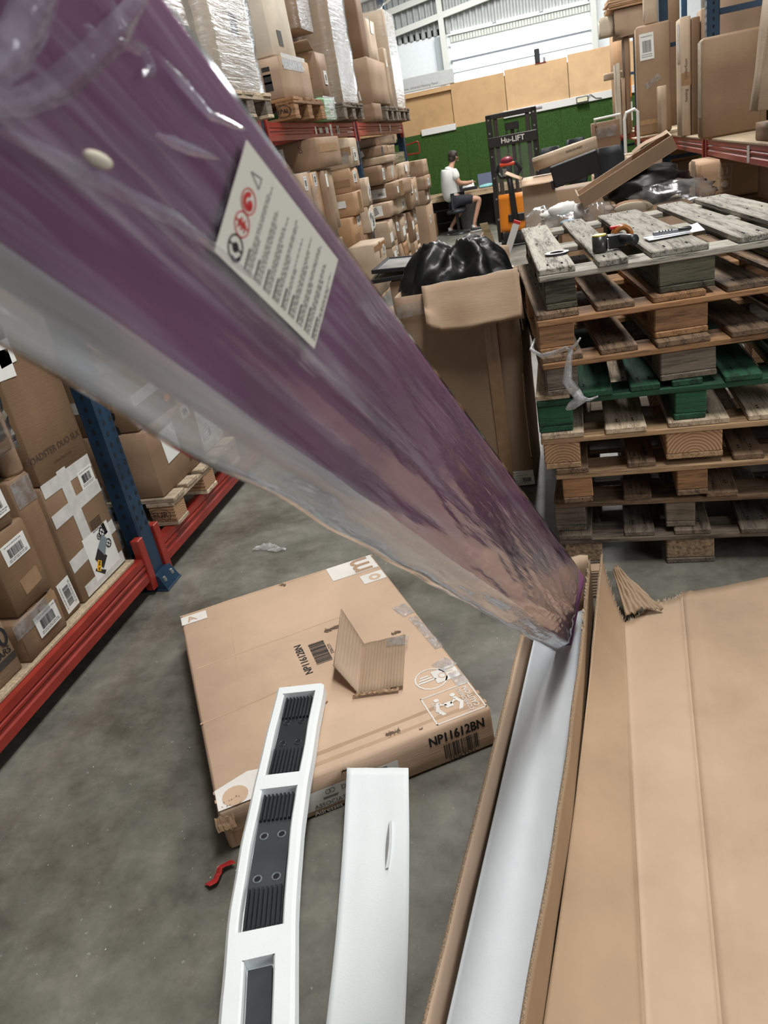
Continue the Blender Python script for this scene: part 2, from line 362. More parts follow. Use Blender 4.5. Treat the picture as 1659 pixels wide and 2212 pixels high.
def carton(label, x0, x1, y0, y1, z0, z1, tone='mid', yaw=0.0, tilt=(0, 0), name='cardboard_box', group=None, tapes='z', stick=(), text=(), wrap=False, dent=0.006, cat='box', rnd=0.007, flaps=None):
    _cn[0] += 1
    dims = (x1 - x0, y1 - y0, z1 - z0)
    mb = carton_mesh(*dims, _cn[0] * 13 + 5, dent, rnd)
    o = mb.obj(name, CB[tone] if isinstance(tone, str) else tone, None, True, ((x0 + x1) / 2, (y0 + y1) / 2, z0), (tilt[0], tilt[1], yaw))
    tag(o, label, cat, group)
    if 'z' in tapes:
        F = face(dims, 'z+'); tape(o, F, 0, 0, dims[0] * 0.94, 0.055, 0)
    for f in ('y-', 'x+', 'x-'):
        if f in tapes:
            F = face(dims, f); hu, hv = half(dims, f)
            if 'v' + f in tapes: tape(o, F, 0, 0, hv * 1.9, 0.055, PI / 2)
            else: tape(o, F, 0, hv * 0.68, hv * 0.6, 0.055, PI / 2)
    for k, f, u, v, w, h, *r in stick:
        F = face(dims, f); hu, hv = half(dims, f)
        rot = r[0] if r else 0.0
        if k == 'w': tape(o, F, u * hu, v * hv, w, h, rot, tape_w, 'white_tape')
        elif k == 'T': tape(o, F, u * hu, v * hv, w, h, rot)
        elif k == 'o': sticker(o, F, u * hu, v * hv, w, h, rot, 'n', 'orange_label', plain('orange_label', (0.85, 0.25, 0.02), 0.5))
        elif k == 'r': sticker(o, F, u * hu, v * hv, w, h, rot, 'n', 'red_label', plain('red_label', (0.6, 0.04, 0.03), 0.5))
        elif k == 'p': sticker(o, F, u * hu, v * hv, w, h, rot, 'i', 'pink_label', plain('pink_label', (0.55, 0.24, 0.27), 0.6))
        elif k == 'k': sticker(o, F, u * hu, v * hv, w, h, rot, 'n', 'dark_label', plain('dark_label', (0.05, 0.045, 0.04), 0.6))
        elif k == 'B':
            m_ = MB(); bars(m_, F, u * hu, v * hv, w, h, 0.0016, 0, random.Random(_cn[0]), rot); m_.obj('printed_barcode', inkbrown, o)
        elif k == 'q':      # printed row of box outlines
            m_ = MB(); T = F.turn(u * hu, v * hv, rot)
            for i in range(4):
                c = -w / 2 + w * (i + 0.5) / 4; g = w / 10
                for (a0, a1, b0, b1) in ((c - g, c + g, h / 2 - .003, h / 2), (c - g, c + g, -h / 2, -h / 2 + .003), (c - g, c - g + .003, -h / 2, h / 2), (c + g - .003, c + g, -h / 2, h / 2), (c - .002, c + .002, -h / 3, h / 3)):
                    rect(m_, T, a0, a1, b0, b1, 0.0016)
            m_.obj('printed_symbols', inkbrown, o)
        elif k == 'c': tape(o, F, u * hu, v * hv, w, h, rot, cleartape, 'clear_tape', 0.002)
        else: sticker(o, F, u * hu, v * hv, w, h, rot, k)
    for t in text:
        f, u, v, s, body, *r = t; F = face(dims, f); hu, hv = half(dims, f)
        lettering(o, F, u * hu, v * hv, s, body, r[1] if len(r) > 1 else inkbrown, r[0] if r else 0.0, r[2] if len(r) > 2 else 0.0)
    if wrap:
        m2 = MB(); x, y, z = dims[0] / 2 + .012, dims[1] / 2 + .012, dims[2] + .012
        n = 9; sd = Vector((_cn[0] * 3.1, 0, 0))
        def fn(u, v):
            t = u * 4; i = int(t) % 4; q = t - int(t)
            cs = [(-x, -y), (x, -y), (x, y), (-x, y)]; a, b = cs[i], cs[(i + 1) % 4]
            px, py = a[0] + (b[0] - a[0]) * q, a[1] + (b[1] - a[1]) * q
            d = 1 + 0.02 * noise.noise(Vector((px * 6, py * 6, v * 14)) + sd)
            return (px * d, py * d, v * z)
        m2.grid(32, 14, fn); m2.grid(6, 6, lambda u, v: ((u - .5) * 2 * x, (v - .5) * 2 * y, z + .006 * noise.noise(Vector((u * 7, v * 7, _cn[0])))))
        m2.obj('stretch_film', stretch, o, True)
    if flaps:
        for (f, ang, ln) in flaps:
            mb = MB(); x, y, z = dims
            e = {'y-': ((-x / 2, -y / 2, z), (x / 2, -y / 2, z), (0, -1, 0)), 'y+': ((x / 2, y / 2, z), (-x / 2, y / 2, z), (0, 1, 0)),
                 'x+': ((x / 2, -y / 2, z), (x / 2, y / 2, z), (1, 0, 0)), 'x-': ((-x / 2, y / 2, z), (-x / 2, -y / 2, z), (-1, 0, 0))}[f]
            a, b, d = Vector(e[0]), Vector(e[1]), Vector(e[2])
            dr = d * math.cos(ang) + Vector((0, 0, 1)) * math.sin(ang)
            mb.grid(6, 4, lambda u, v: a.lerp(b, u * .96 + .02) + dr * (v * ln) + Vector((0, 0, .004 + .006 * noise.noise(Vector((u * 3, v * 3, _cn[0]))))), thick=(d.cross(Vector((0, 0, 1)))).cross(dr).normalized() * 0.004)
            mb.obj('flap', CB['inner'] if tone not in ('white',) else CB[tone], o, True)
    return o
# ================================================================== the setting
def floor_mat():
    m, nt, b = _new('concrete_floor'); v = coords(nt)
    n1 = noise_n(nt, v, 0.9, 6, 0.6); n2 = noise_n(nt, v, 7, 6, 0.65); n3 = noise_n(nt, v, 55, 2)
    mx = nd(nt, 'ShaderNodeMix', data_type='RGBA'); mx.inputs[0].default_value = 0.5
    L(nt, ramp(nt, n1, [(0.3, (0.105, 0.105, 0.090)), (0.7, (0.215, 0.212, 0.185))]), mx.inputs[6])
    L(nt, ramp(nt, n2, [(0.25, (0.07, 0.07, 0.06)), (0.5, (0.145, 0.143, 0.125)), (0.75, (0.25, 0.243, 0.215))]), mx.inputs[7])
    n4 = noise_n(nt, v, 2.3, 7, 0.72); mxs = nd(nt, 'ShaderNodeMix', data_type='RGBA'); mxs.blend_type = 'MULTIPLY'; mxs.inputs[0].default_value = 0.9
    L(nt, mx.outputs[2], mxs.inputs[6]); L(nt, ramp(nt, n4, [(0.36, (0.50, 0.47, 0.41)), (0.50, (0.95, 0.94, 0.90)), (0.64, (1.35, 1.35, 1.32))]), mxs.inputs[7]); mx = mxs
    sp = ramp(nt, n3, [(0.70, (0, 0, 0)), (0.76, (1, 1, 1))]); mx2 = nd(nt, 'ShaderNodeMix', data_type='RGBA')
    sf = nd(nt, 'ShaderNodeMath', operation='MULTIPLY'); sf.inputs[1].default_value = 0.35
    L(nt, sp, sf.inputs[0]); L(nt, sf.outputs[0], mx2.inputs[0])
    L(nt, mx.outputs[2], mx2.inputs[6]); mx2.inputs[7].default_value = (0.5, 0.5, 0.47, 1)
    L(nt, mx2.outputs[2], b.inputs['Base Color'])
    rr = nd(nt, 'ShaderNodeMapRange'); rr.inputs['To Min'].default_value = 0.28; rr.inputs['To Max'].default_value = 0.55
    L(nt, n2, rr.inputs['Value']); L(nt, rr.outputs['Result'], b.inputs['Roughness'])
    bump(nt, n3, 0.12, 0.002, b)
    return m
struct(MB().box(-5, 5, -6, 25, -0.2, 0).obj('floor', floor_mat()))
wallm = plain('painted_wall', (0.30, 0.30, 0.29), 0.8, vary=0.05)
struct(MB().box(-5.2, -5, -6, 25, 0, 7).obj('wall_left', wallm))
struct(MB().box(5, 5.2, -6, 25, 0, 7).obj('wall_right', wallm))
struct(MB().box(-5, 5, -6.2, -6, 0, 7).obj('wall_front', wallm))
metalgrey = plain('corrugated_sheet', (0.40, 0.41, 0.39), 0.5, 0.2, vary=0.08)
cl = MB(); cl.grid(200, 1, lambda u, v: (-5 + 10 * u, -6 + 31 * v, 6.6 + (0.03 if int(u * 200 + .5) % 4 < 2 else 0)), thick=(0, 0, 0.05))
struct(cl.obj('ceiling', metalgrey))
# far wall with its daylight windows, y = 24
fw = thing('wall_far', 'far end wall', 'wall'); del fw['label']; del fw['category']; fw['kind'] = 'structure'
whitewall = plain('white_wall', (0.86, 0.89, 0.88), 0.7, vary=0.03)
MB().box(-5, 5, 24.3, 24.5, 0, 6.6).obj('backing', whitewall, fw)
MB().box(-5, -2.46, 24.0, 24.3, 0, 4.40).obj('white_wall_panel', whitewall, fw)
MB().box(1.2, 5, 24.0, 24.3, 0, 6.6).obj('white_wall_panel', whitewall, fw)
gb = MB(); gb.grid(150, 1, lambda u, v: (-5 + 6.2 * u, 24.0 - (0.05 if int(u * 150 + .5) % 4 < 2 else 0.0), 4.25 + 2.3 * v))
gb.obj('corrugated_gable', metalgrey, fw)
for k in range(3):
    a, z = (-5.0, 4.30 + k * 0.55), 4.30
    mb = MB(); p0 = Vector((-5.0, 23.85, 4.36 + k * 0.52)); p1 = Vector((1.3, 23.85, 5.16 + k * 0.52))
    for s in (0,): mb.hexa([p0 + Vector((0, -.06, -.07)), p1 + Vector((0, -.06, -.07)), p1 + Vector((0, .06, -.07)), p0 + Vector((0, .06, -.07)), p0 + Vector((0, -.06, .07)), p1 + Vector((0, -.06, .07)), p1 + Vector((0, .06, .07)), p0 + Vector((0, .06, .07))])
    mb.obj('rafter', plain('cream_steel', (0.70, 0.69, 0.62), 0.5), fw)
cs = plain('cream_steel', (0.70, 0.69, 0.62), 0.5)
for x in (-2.62, 1.28):
    MB().box(x - .07, x + .07, 23.78, 23.92, 0, 6.4).obj('column', cs, fw)
dl = plain('daylight_pane', (0.93, 0.97, 1.0), 0.3, emit=2.6)
wn = thing('window_1', 'w', 'w'); del wn['label']; del wn['category']; wn['kind'] = 'structure'
for k in range(4):
    for j, (z0, z1) in enumerate(((2.55, 3.26), (3.33, 3.55), (3.63, 3.93))):
        x0 = -2.44 + k * 0.91; MB().box(x0 + .012, x0 + .898, 24.16, 24.18, z0, z1).obj('pane', dl, wn)
lv = plain('louvre', (0.55, 0.56, 0.50), 0.5)
mb = MB()
for k in range(48):
    x = -2.44 + k * 0.0762; mb.box(x, x + .06, 23.96, 24.0, 4.02, 4.16)
mb.box(-2.46, 1.2, 24.0, 24.02, 4.0, 4.2); mb.obj('louvre_strip', lv, wn)
rail = plain('dark_rail', (0.20, 0.22, 0.24), 0.4)
for z, h, m in ((3.58, .05, rail), (3.29, .03, greyp), (3.96, .05, white_p), (4.20, .04, white_p)):
    MB().box(-2.5, 1.2, 23.94, 24.1, z - h / 2, z + h / 2).obj('window_rail', m, wn)
tb = plain('tube_lamp', (1, 1, 1), 0.3, emit=5.0)
for k in range(3):
    MB().tube([(-2.4 + k * 1.22, 23.86, 4.235), (-1.3 + k * 1.22, 23.86, 4.235)], .022).obj('fluorescent_tube', tb, wn)
MB().box(-2.86, -2.66, 23.9, 24.0, 2.6, 4.2).obj('jamb', plain('jamb_grey', (0.42, 0.46, 0.46), 0.6), wn)
# partition wall with turf panels, y = 17
pw = thing('wall_back', 'w', 'w'); del pw['label']; del pw['category']; pw['kind'] = 'structure'
fibre = cardboard('fibreboard', (0.62, 0.40, 0.20), flute=0.05)
for x0, x1, z1 in ((-5, -1.86, 2.62), (-1.85, -0.80, 2.64), (-0.79, 0.39, 2.67), (0.40, 5, 2.70)):
    MB().bbox(x0, x1, 17.02, 17.05, 1.80, z1, .008).obj('panel', fibre, pw)
def turf_mat():
    m, nt, b = _new('turf_backing'); b.inputs['Roughness'].default_value = 0.95; v = coords(nt)
    L(nt, ramp(nt, noise_n(nt, v, 40, 6, 0.7), [(0.3, (0.022, 0.062, 0.010)), (0.6, (0.055, 0.14, 0.024)), (0.8, (0.10, 0.22, 0.045))]), b.inputs['Base Color'])
    bump(nt, noise_n(nt, v, 140, 4), 0.9, 0.02, b); return m
tm = turf_mat()
MB().box(-5, 5, 17.05, 17.09, 0, 2.58).obj('backing_board', plain('dark_board', (0.03, 0.028, 0.026), 0.7), pw)  # dark board added to keep window glow out of the panel gaps
for x0, x1 in ((-5, -1.66), (-1.659, 0.2), (0.201, 5)):
    MB().bbox(x0, x1, 17.0, 17.04, 0, 1.86, .005).obj('turf_panel', tm, pw)
bl = MB(); rr = random.Random(3)
for i in range(9000):
    x = rr.uniform(-3.2, 1.6); z = rr.uniform(0.6, 1.85); a = rr.uniform(-1, 1) * .012; h = rr.uniform(.012, .028)
    bl.add([(x, 17.0, z), (x + .005, 17.0, z), (x + a, 16.985, z + h)], [(0, 1, 2)])
g = bl.obj('turf_blades', tm, pw); g['kind'] = 'stuff'
for x0, x1, z0, z1 in ((-2.53, -1.83, 1.82, 1.935), (-0.88, 5, 1.84, 1.97)):
    MB().bbox(x0, x1, 16.96, 17.02, z0, z1, .006).obj('white_strip', white_p, pw)
MB().box(-4, -1.83, 16.95, 17.02, 2.535, 2.60).obj('timber_rail', plain('rail_pine', (0.62, 0.40, 0.20), 0.7), pw)
MB().bbox(-.25, -.13, 16.94, 16.96, 1.90, 1.93, .004).obj('wall_vent', greyp, pw)
o = MB().bbox(-3.4, -1.76, 17.0, 17.1, 2.64, 2.89, .008).obj('panel_box', plain('silver_carton', (0.60, 0.63, 0.64), 0.5, vary=0.05))
tag(o, 'long silver-grey printed carton lying on top of the orange fibreboard partition', 'box')
lettering(o, Frame((-2.45, 17.0, 2.70), (1, 0, 0), (0, 0, 1)), 0, 0, .062, 'Home  Infrared Heating Panel', inkgrey, 0, 0.02)
fl = thing('flood_lamp', 'small black floodlight clipped to the white strip above the green turf', 'lamp', (0.62, 16.93, 1.90))
MB().bbox(-.11, .11, -.05, 0.02, -.05, .05, .008).obj('lamp_body', blackp, fl)
MB().box(-.095, .095, -.056, -.05, -.036, .036).obj('lens', plain('lamp_lens', (0.75, 0.72, 0.55), 0.2), fl)
MB().tube([(.1, 0, .02), (.16, .01, .06), (.25, .02, -.02), (.36, .02, -.04)], .006, 6).obj('cable', blackp, fl)
rb = thing('wall_bracket', 'red bent steel bracket on the turf wall beside the end of the left rack', 'bracket', (-2.72, 16.9, 1.66))
MB().tube([(-.16, 0, .05), (.1, -.05, .09), (.12, -.05, .07), (.12, -.05, -.11), (.1, -.05, -.13), (-.14, 0, -.12)], .014, 8).obj('bracket_arm', redsteel, rb)
MB().bbox(-.2, -.15, -.02, .12, -.16, .1, .005).obj('bracket_plate', redsteel, rb)
sw = thing('wall_scanner', 'black handheld unit standing on the top edge of the fibreboard partition', 'device', (-.15, 17.03, 2.655))
MB().bbox(-.05, .05, -.04, .04, .012, .25, .012).obj('body', blackp, sw); MB().bbox(.10, .15, -.03, .03, .012, .09, .006).obj('clip', greyp, sw); MB().bbox(-.05, .16, -.03, .03, 0, .012, .003).obj('base', redsteel, sw)
# ================================================================== racks
def post_part(parent, x0, x1, y, z1, side):
    MB().bbox(x0, x1, y - .05, y + .05, 0.008, z1, .008).obj('upright', bluesteel, parent)
    h = MB()
    z = 0.3
    fx = x1 if side > 0 else x0
    while z < min(z1, 2.3):
        for dy in (-.026, .026):
            h.add([(fx + side * .001, y + dy - .007, z), (fx + side * .001, y + dy + .007, z), (fx + side * .001, y + dy + .009, z + .012), (fx + side * .001, y + dy, z + .026), (fx + side * .001, y + dy - .009, z + .012)], [(0, 1, 2, 3, 4)] if side > 0 else [(4, 3, 2, 1, 0)])
        xm = (x0 + x1) / 2
        h.add([(xm - .007, y - .051, z + .02), (xm + .007, y - .051, z + .02), (xm + .008, y - .051, z + .034), (xm, y - .051, z + .046), (xm - .008, y - .051, z + .034)], [(0, 1, 2, 3, 4)])
        z += 0.05
    o = h.obj('upright_slots', holem, parent); o['kind'] = 'stuff'
def foot(parent, xf, y, side):
    f = MB(); f.bbox(xf - .12, xf + .06, y - .07, y + .07, 0, .008, .002) if side > 0 else f.bbox(xf - .06, xf + .12, y - .07, y + .07, 0, .008, .002)
    a, b = (xf, xf + .055) if side > 0 else (xf - .055, xf)
    f.hexa([(a, y - .065, .008), (b, y - .065, .008), (b, y + .065, .008), (a, y + .065, .008), (a + (0 if side > 0 else .03), y - .06, .075), (b - (.03 if side > 0 else 0), y - .06, .075), (b - (.03 if side > 0 else 0), y + .06, .075), (a + (0 if side > 0 else .03), y + .06, .075)])
    o = f.obj('foot_plate', bluesteel, parent)
    for dy in (-.035, .035):
        MB().lathe([(0, .058), (.009, .058), (.009, .046), (.012, .046), (.012, .036)], 8, 0, Matrix.Translation((xf + side * .035, y + dy, 0))).obj('bolt', steel, o)
def beam(parent, xf, y0, y1, z0, z1, side, deck=0):
    b = MB(); h = z1 - z0; xb = xf - side * .05
    pr = [(xb, z0), (xf, z0), (xf, z0 + h * .3), (xf - side * .006, z0 + h * .36), (xf - side * .006, z0 + h * .48), (xf, z0 + h * .54), (xf, z0 + h * .62), (xf - side * .006, z0 + h * .68), (xf, z0 + h * .74), (xf, z1), (xb, z1)]
    n = len(pr); b.add([(x, y, z) for y in (y0, y1) for x, z in pr], [(i, (i + 1) % n, n + (i + 1) % n, n + i) for i in range(n)] + [tuple(range(n)), tuple(range(2 * n - 1, n - 1, -1))])
    o = b.obj('beam', redsteel, parent)
    for y, d in ((y0, 1), (y1, -1)):
        c = MB(); x0, x1 = sorted((xf + side * .006, xf - side * .035)); ya, yb = sorted((y - d * .012, y + d * .035))
        c.bbox(x0, x1, ya, yb, z0 - .05, z1 + .09, .004)
        p = c.obj('end_bracket', redsteel, o)
    return o
def bars_y(ys): return [(a + .065, b - .065) for a, b in zip(ys, ys[1:])]
rl = thing('pallet_rack', 'blue and red steel pallet rack along the left of the aisle', 'rack', (0, 0, 0))
XL = -1.90; LY = (-0.05, 2.75, 5.55, 8.35, 11.15)
for y in LY:
    post_part(rl, XL - .09, XL, y, 3.4, 1); foot(rl, XL, y, 1)
    MB().bbox(-2.99, -2.90, y - .05, y + .05, .0, 3.4, .008).obj('upright', bluesteel, rl)
    for z in (.35, 1.1, 1.7, 2.6): MB().box(-2.90, -1.99, y - .02, y + .02, z, z + .04).obj('brace', bluesteel, rl)
for a, b in bars_y(LY):
    beam(rl, XL + .006, a, b, .075, .19, 1); beam(rl, -2.94, a, b, .075, .19, -1)
    beam(rl, XL + .006, a, b, 1.83, 1.95, 1); beam(rl, -2.94, a, b, 1.83, 1.95, -1)
MB().bbox(-2.94, XL - .02, 0.05, 2.63, .19, .205, .003).obj('shelf_board', chip, rl)
for a, b in bars_y(LY)[:1]: MB().bbox(-2.94, XL - .02, a, b, 1.95, 1.965, .003).obj('shelf_board', chip, rl)  # unseen upper deck, added to block light from the shelf below
def beam_tags(lst):
    for y, w, h, f in lst: sticker(rl, Frame((XL + .0065, y, 1.89), (0, 1, 0), (0, 0, 1)), 0, 0, w, h, 0, f, 'beam_label')
beam_tags([(5.2, .12, .08, 'b'), (7.35, .06, .09, 't'), (7.2, .09, .05, 'n'), (7.6, .08, .07, 'b'), (7.0, .1, .04, 'n'), (6.85, .04, .06, 'n'), (9.6, .08, .09, 'n'), (10.2, .07, .08, 't')])
rr_ = thing('pallet_rack', 'blue and red steel pallet rack along the right of the aisle', 'rack', (0, 0, 0))
XR = 1.18; RY = (4.27, 7.07, 9.87, 12.67, 15.47)
for y in RY:
    post_part(rr_, XR, XR + .09, y, 3.6, -1); foot(rr_, XR, y, -1)
    MB().bbox(2.2, 2.29, y - .05, y + .05, 0, 3.6, .008).obj('upright', bluesteel, rr_)
    for z in (.3, 1.0, 2.1): MB().box(1.27, 2.2, y - .02, y + .02, z, z + .04).obj('brace', bluesteel, rr_)
for a, b in bars_y(RY):
    beam(rr_, XR - .006, a, b, 1.16, 1.27, -1); beam(rr_, 2.24, a, b, 1.16, 1.27, 1)
    beam(rr_, XR - .006, a, b, .06, .17, -1)
    MB().bbox(XR - .01, 2.24, a, b, 1.27, 1.285, .003).obj('shelf_board', chip, rr_)
    MB().bbox(XR + .02, 2.24, a, b, .17, .185, .003).obj('shelf_board', chip, rr_)
tape(rr_, Frame((XR - .0065, 5.55, 1.215), (0, -1, 0), (0, 0, 1)), 0, 0, .07, .1, 0.1, tape_w, 'white_tape')
# ================================================================== pallets
WD = {'grey': ((0.35, 0.335, 0.285), (0.12, 0.11, 0.085)), 'tan': ((0.31, 0.165, 0.075), (0.16, 0.085, 0.04)), 'brown': ((0.17, 0.11, 0.065), (0.07, 0.045, 0.028)),
      'greyb': ((0.155, 0.125, 0.095), (0.08, 0.06, 0.045)), 'green': ((0.012, 0.075, 0.035), (0.006, 0.03, 0.015)), 'pine': ((0.40, 0.265, 0.145), (0.24, 0.145, 0.075)),
      'mossy': ((0.085, 0.08, 0.052), (0.03, 0.028, 0.018)), 'chipb': ((0.25, 0.175, 0.105), (0.09, 0.06, 0.035)), 'dark': ((0.15, 0.115, 0.085), (0.06, 0.045, 0.03)), 'palepine': ((0.52, 0.42, 0.30), (0.32, 0.24, 0.16))}
def wd(n, ax): return wood('wood_' + n, *WD[n], axis=ax)
eg = end_grain('end_grain', (0.46, 0.30, 0.17), (0.27, 0.13, 0.065)); chipblk = plain('chip_block', (0.24, 0.165, 0.10), 0.9, vary=0.5, vscale=70, bmp=0.8, bscale=90)
def board(name, mat, p, x0, x1, y0, y1, z0, z1, rg=0.004, seed=0):
    r = random.Random(seed); mb = MB()
    def w(q, ex): return q + Vector((noise.noise(q * 7 + Vector((seed, 0, 0))), noise.noise(q * 7 + Vector((0, seed, 0))), noise.noise(q * 5 + Vector((0, 0, seed))) * .12)) * rg
    def ax(a, b, e):
        return [a, a + e, (a * 2 + b) / 3, (a + 2 * b) / 3, b - e, b] if b - a > .5 else [a, a + e, b - e, b]
    cx, cy = (x0 + x1) / 2, (y0 + y1) / 2
    mb.lat(ax(x0 - cx, x1 - cx, .004), ax(y0 - cy, y1 - cy, .004), [0, .003, z1 - z0 - .003, z1 - z0], .004, 0, None, w)
    return mb.obj(name, mat, p, False, (cx, cy, z0))
def pallet(label, loc, yaw, Wd, Ln, xs, blocks, cols, group, nails=True, seed=1, zs=1.0):
    """deck boards run along local y; xs = deck board spans, blocks = block spans across"""
    t = thing('wooden_pallet', label, 'pallet', loc, yaw, group)
    deck, cross, blk, bot = cols; sd = seed * 31
    d = .0216
    bm = {'end': eg, 'chip': chipblk}.get(blk) or wd(blk, 'x')
    for k, (a, b) in enumerate(blocks):
        for j, (y0, y1) in enumerate(((0.004, .14), (Ln / 2 - .07, Ln / 2 + .07), (Ln - .14, Ln - .004))):
            board('block', bm, t, a, b, y0, y1, d, .10 * zs, .005, sd + k * 3 + j)
        board('bottom_board', wd(bot, 'y'), t, a, b, 0, Ln, 0, d, .003, sd + 20 + k)
    for j, (y0, y1) in enumerate(((0, .145), (Ln / 2 - .07, Ln / 2 + .07), (Ln - .145, Ln))):
        board('cross_board', wd(cross, 'x'), t, 0, Wd, y0, y1, .10 * zs, .10 * zs + d, .003, sd + 30 + j)
    for k, (a, b) in enumerate(xs):
        off = R.uniform(-.01, .012)
        o = board('deck_board', wd(deck if not isinstance(deck, (list, tuple)) else deck[k % len(deck)], 'y'), t, a, b, off, Ln - R.uniform(0, .015), .10 * zs + d, .10 * zs + 2 * d, .004, sd + 40 + k)
        n = MB()
        for yy in (.07, .09, Ln / 2, Ln - .07):
            for xx in (.3, .7):
                n.lathe([(0, .0465), (.0035, .0465), (.0035, .043)], 6, 0, Matrix.Translation(((a - b) * (xx - .5), yy - Ln / 2, -.0225)))
        if nails: n.obj('nail_heads', holem, o)['kind'] = 'stuff'
    return t
XS = [(0, .145), (.205, .33), (.39, .565), (.63, .765), (.83, .97)]; BK = [(0, .125), (.395, .57), (.85, .97)]
XS2 = [(0, .13), (.25, .36), (.43, .56), (.66, .78), (.86, .97)]; BK2 = [(0, .125), (.42, .52), (.86, .97)]
GP = 'stacked wooden pallets'
rows = [  # x, y, yaw deg, spans, blocks, colours, label, length
    (-.088, 2.71, -2.5, XS2, [(.02, .16), (.40, .57), (.86, .98)], (('dark', 'greyb'), 'dark', 'chip', 'greyb'), 'bottom pallet of the stack, dark and dirty with chipboard blocks', 1.2),
    (-.095, 2.745, -3.5, [(0, .12), (.26, .36), (.55, .66), (.86, .97)], [(0, .115), (.41, .515), (.86, .97)], ('brown', 'brown', 'greyb', 'greyb'), 'second pallet up from the floor in the stack, plain brown with narrow blocks', 1.2),
    (-.077, 2.695, -1.0, [(0, .12), (.26, .36), (.62, .72), (.86, .97)], [(.02, .13), (.43, .535), (.86, .97)], ('brown', 'pine', 'tan', 'brown'), 'third pallet up from the floor, pine cross board over rusty brown blocks', 1.2),
    (-.122, 2.70, -.8, [(0, .16), (.235, .375), (.45, .65), (.71, .86), (.90, .99)], [(.01, .14), (.44, .63), (.93, 1.05)], ('palepine', 'pine', 'end', 'pine'), 'fourth pallet up from the floor, clean pale pine with blocks showing growth rings', 1.2),
    (-.125, 2.71, 0, [(0, .12), (.13, .27), (.33, .43), (.47, .57), (.64, .76), (.84, .96)], [(0, .125), (.475, .58), (.93, 1.04)], (('palepine', 'green', 'green', 'green', 'green', 'green'), 'green', 'green', 'green'), 'dark green painted pallet in the middle of the stack', 1.2),
    (-.090, 2.685, 5, XS, [(.01, .12), (.40, .585), (.85, .97)], ('brown', 'tan', 'greyb', 'greyb'), 'third pallet from the top, rough grey-brown blocks, torn film hanging at its corner', 1.2),
    (-.095, 2.72, 5.5, XS, BK, (('brown', 'brown', 'tan'), 'tan', 'tan', 'tan'), 'second pallet from the top, orange-tan with broad pale blocks', 1.2),
    (-.078, 2.765, 4.5, [(0, .125), (.20, .30), (.375, .56), (.655, .77), (.83, .97)], [(.015, .125), (.40, .58), (.85, .97)], ('grey', 'grey', 'mossy', 'mossy'), 'weathered grey topmost pallet of the stack, with tools lying on it', 1.34)]
for i, (x, y, yw_, xs, bk, cols, lab, ln) in enumerate(rows):
    pallet(lab, (x, y, i * .1445), math.radians(yw_), xs[-1][1] if xs[-1][1] > bk[-1][1] else bk[-1][1], ln, xs, bk, cols, GP, True, i + 1)
TOPZ = 8 * .1445 + .0005
# ================================================================== left rack, near bays
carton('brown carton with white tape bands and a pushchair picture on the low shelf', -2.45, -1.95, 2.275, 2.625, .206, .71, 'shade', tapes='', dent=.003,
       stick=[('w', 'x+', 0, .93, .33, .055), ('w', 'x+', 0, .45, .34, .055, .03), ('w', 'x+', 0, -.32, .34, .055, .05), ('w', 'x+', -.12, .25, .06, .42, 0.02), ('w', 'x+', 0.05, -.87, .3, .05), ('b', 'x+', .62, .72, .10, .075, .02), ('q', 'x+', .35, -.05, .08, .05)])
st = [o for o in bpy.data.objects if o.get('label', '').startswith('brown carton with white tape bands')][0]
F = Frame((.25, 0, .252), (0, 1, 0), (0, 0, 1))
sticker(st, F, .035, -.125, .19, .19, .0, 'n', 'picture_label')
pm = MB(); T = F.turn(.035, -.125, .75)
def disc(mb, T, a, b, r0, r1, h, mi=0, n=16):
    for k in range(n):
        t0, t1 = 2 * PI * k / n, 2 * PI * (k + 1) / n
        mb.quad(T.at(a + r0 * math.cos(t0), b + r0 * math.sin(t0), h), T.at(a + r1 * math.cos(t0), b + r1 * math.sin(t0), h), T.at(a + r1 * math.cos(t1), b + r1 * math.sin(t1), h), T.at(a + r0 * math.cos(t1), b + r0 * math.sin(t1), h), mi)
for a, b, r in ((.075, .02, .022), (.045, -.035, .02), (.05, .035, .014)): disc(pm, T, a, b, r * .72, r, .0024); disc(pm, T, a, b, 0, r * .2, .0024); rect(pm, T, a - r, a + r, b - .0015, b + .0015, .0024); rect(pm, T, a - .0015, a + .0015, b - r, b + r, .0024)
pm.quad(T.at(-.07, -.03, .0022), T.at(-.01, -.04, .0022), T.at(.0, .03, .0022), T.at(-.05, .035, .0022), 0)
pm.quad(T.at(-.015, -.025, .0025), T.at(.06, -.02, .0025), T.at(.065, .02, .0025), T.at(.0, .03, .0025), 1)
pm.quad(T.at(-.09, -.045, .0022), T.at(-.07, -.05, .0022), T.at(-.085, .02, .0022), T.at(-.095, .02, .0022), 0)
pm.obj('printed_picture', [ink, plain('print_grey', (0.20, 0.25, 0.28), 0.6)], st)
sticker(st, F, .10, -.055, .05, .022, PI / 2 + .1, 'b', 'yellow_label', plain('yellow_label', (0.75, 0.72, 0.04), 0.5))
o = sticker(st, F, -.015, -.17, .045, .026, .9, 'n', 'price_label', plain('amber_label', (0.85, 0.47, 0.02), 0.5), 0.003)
lettering(o, Frame(F.at(-.015, -.17), F.turn(0, 0, .9).u, F.turn(0, 0, .9).v), 0, 0, .02, 'A 99', ink, 0, .03, h=.0042)
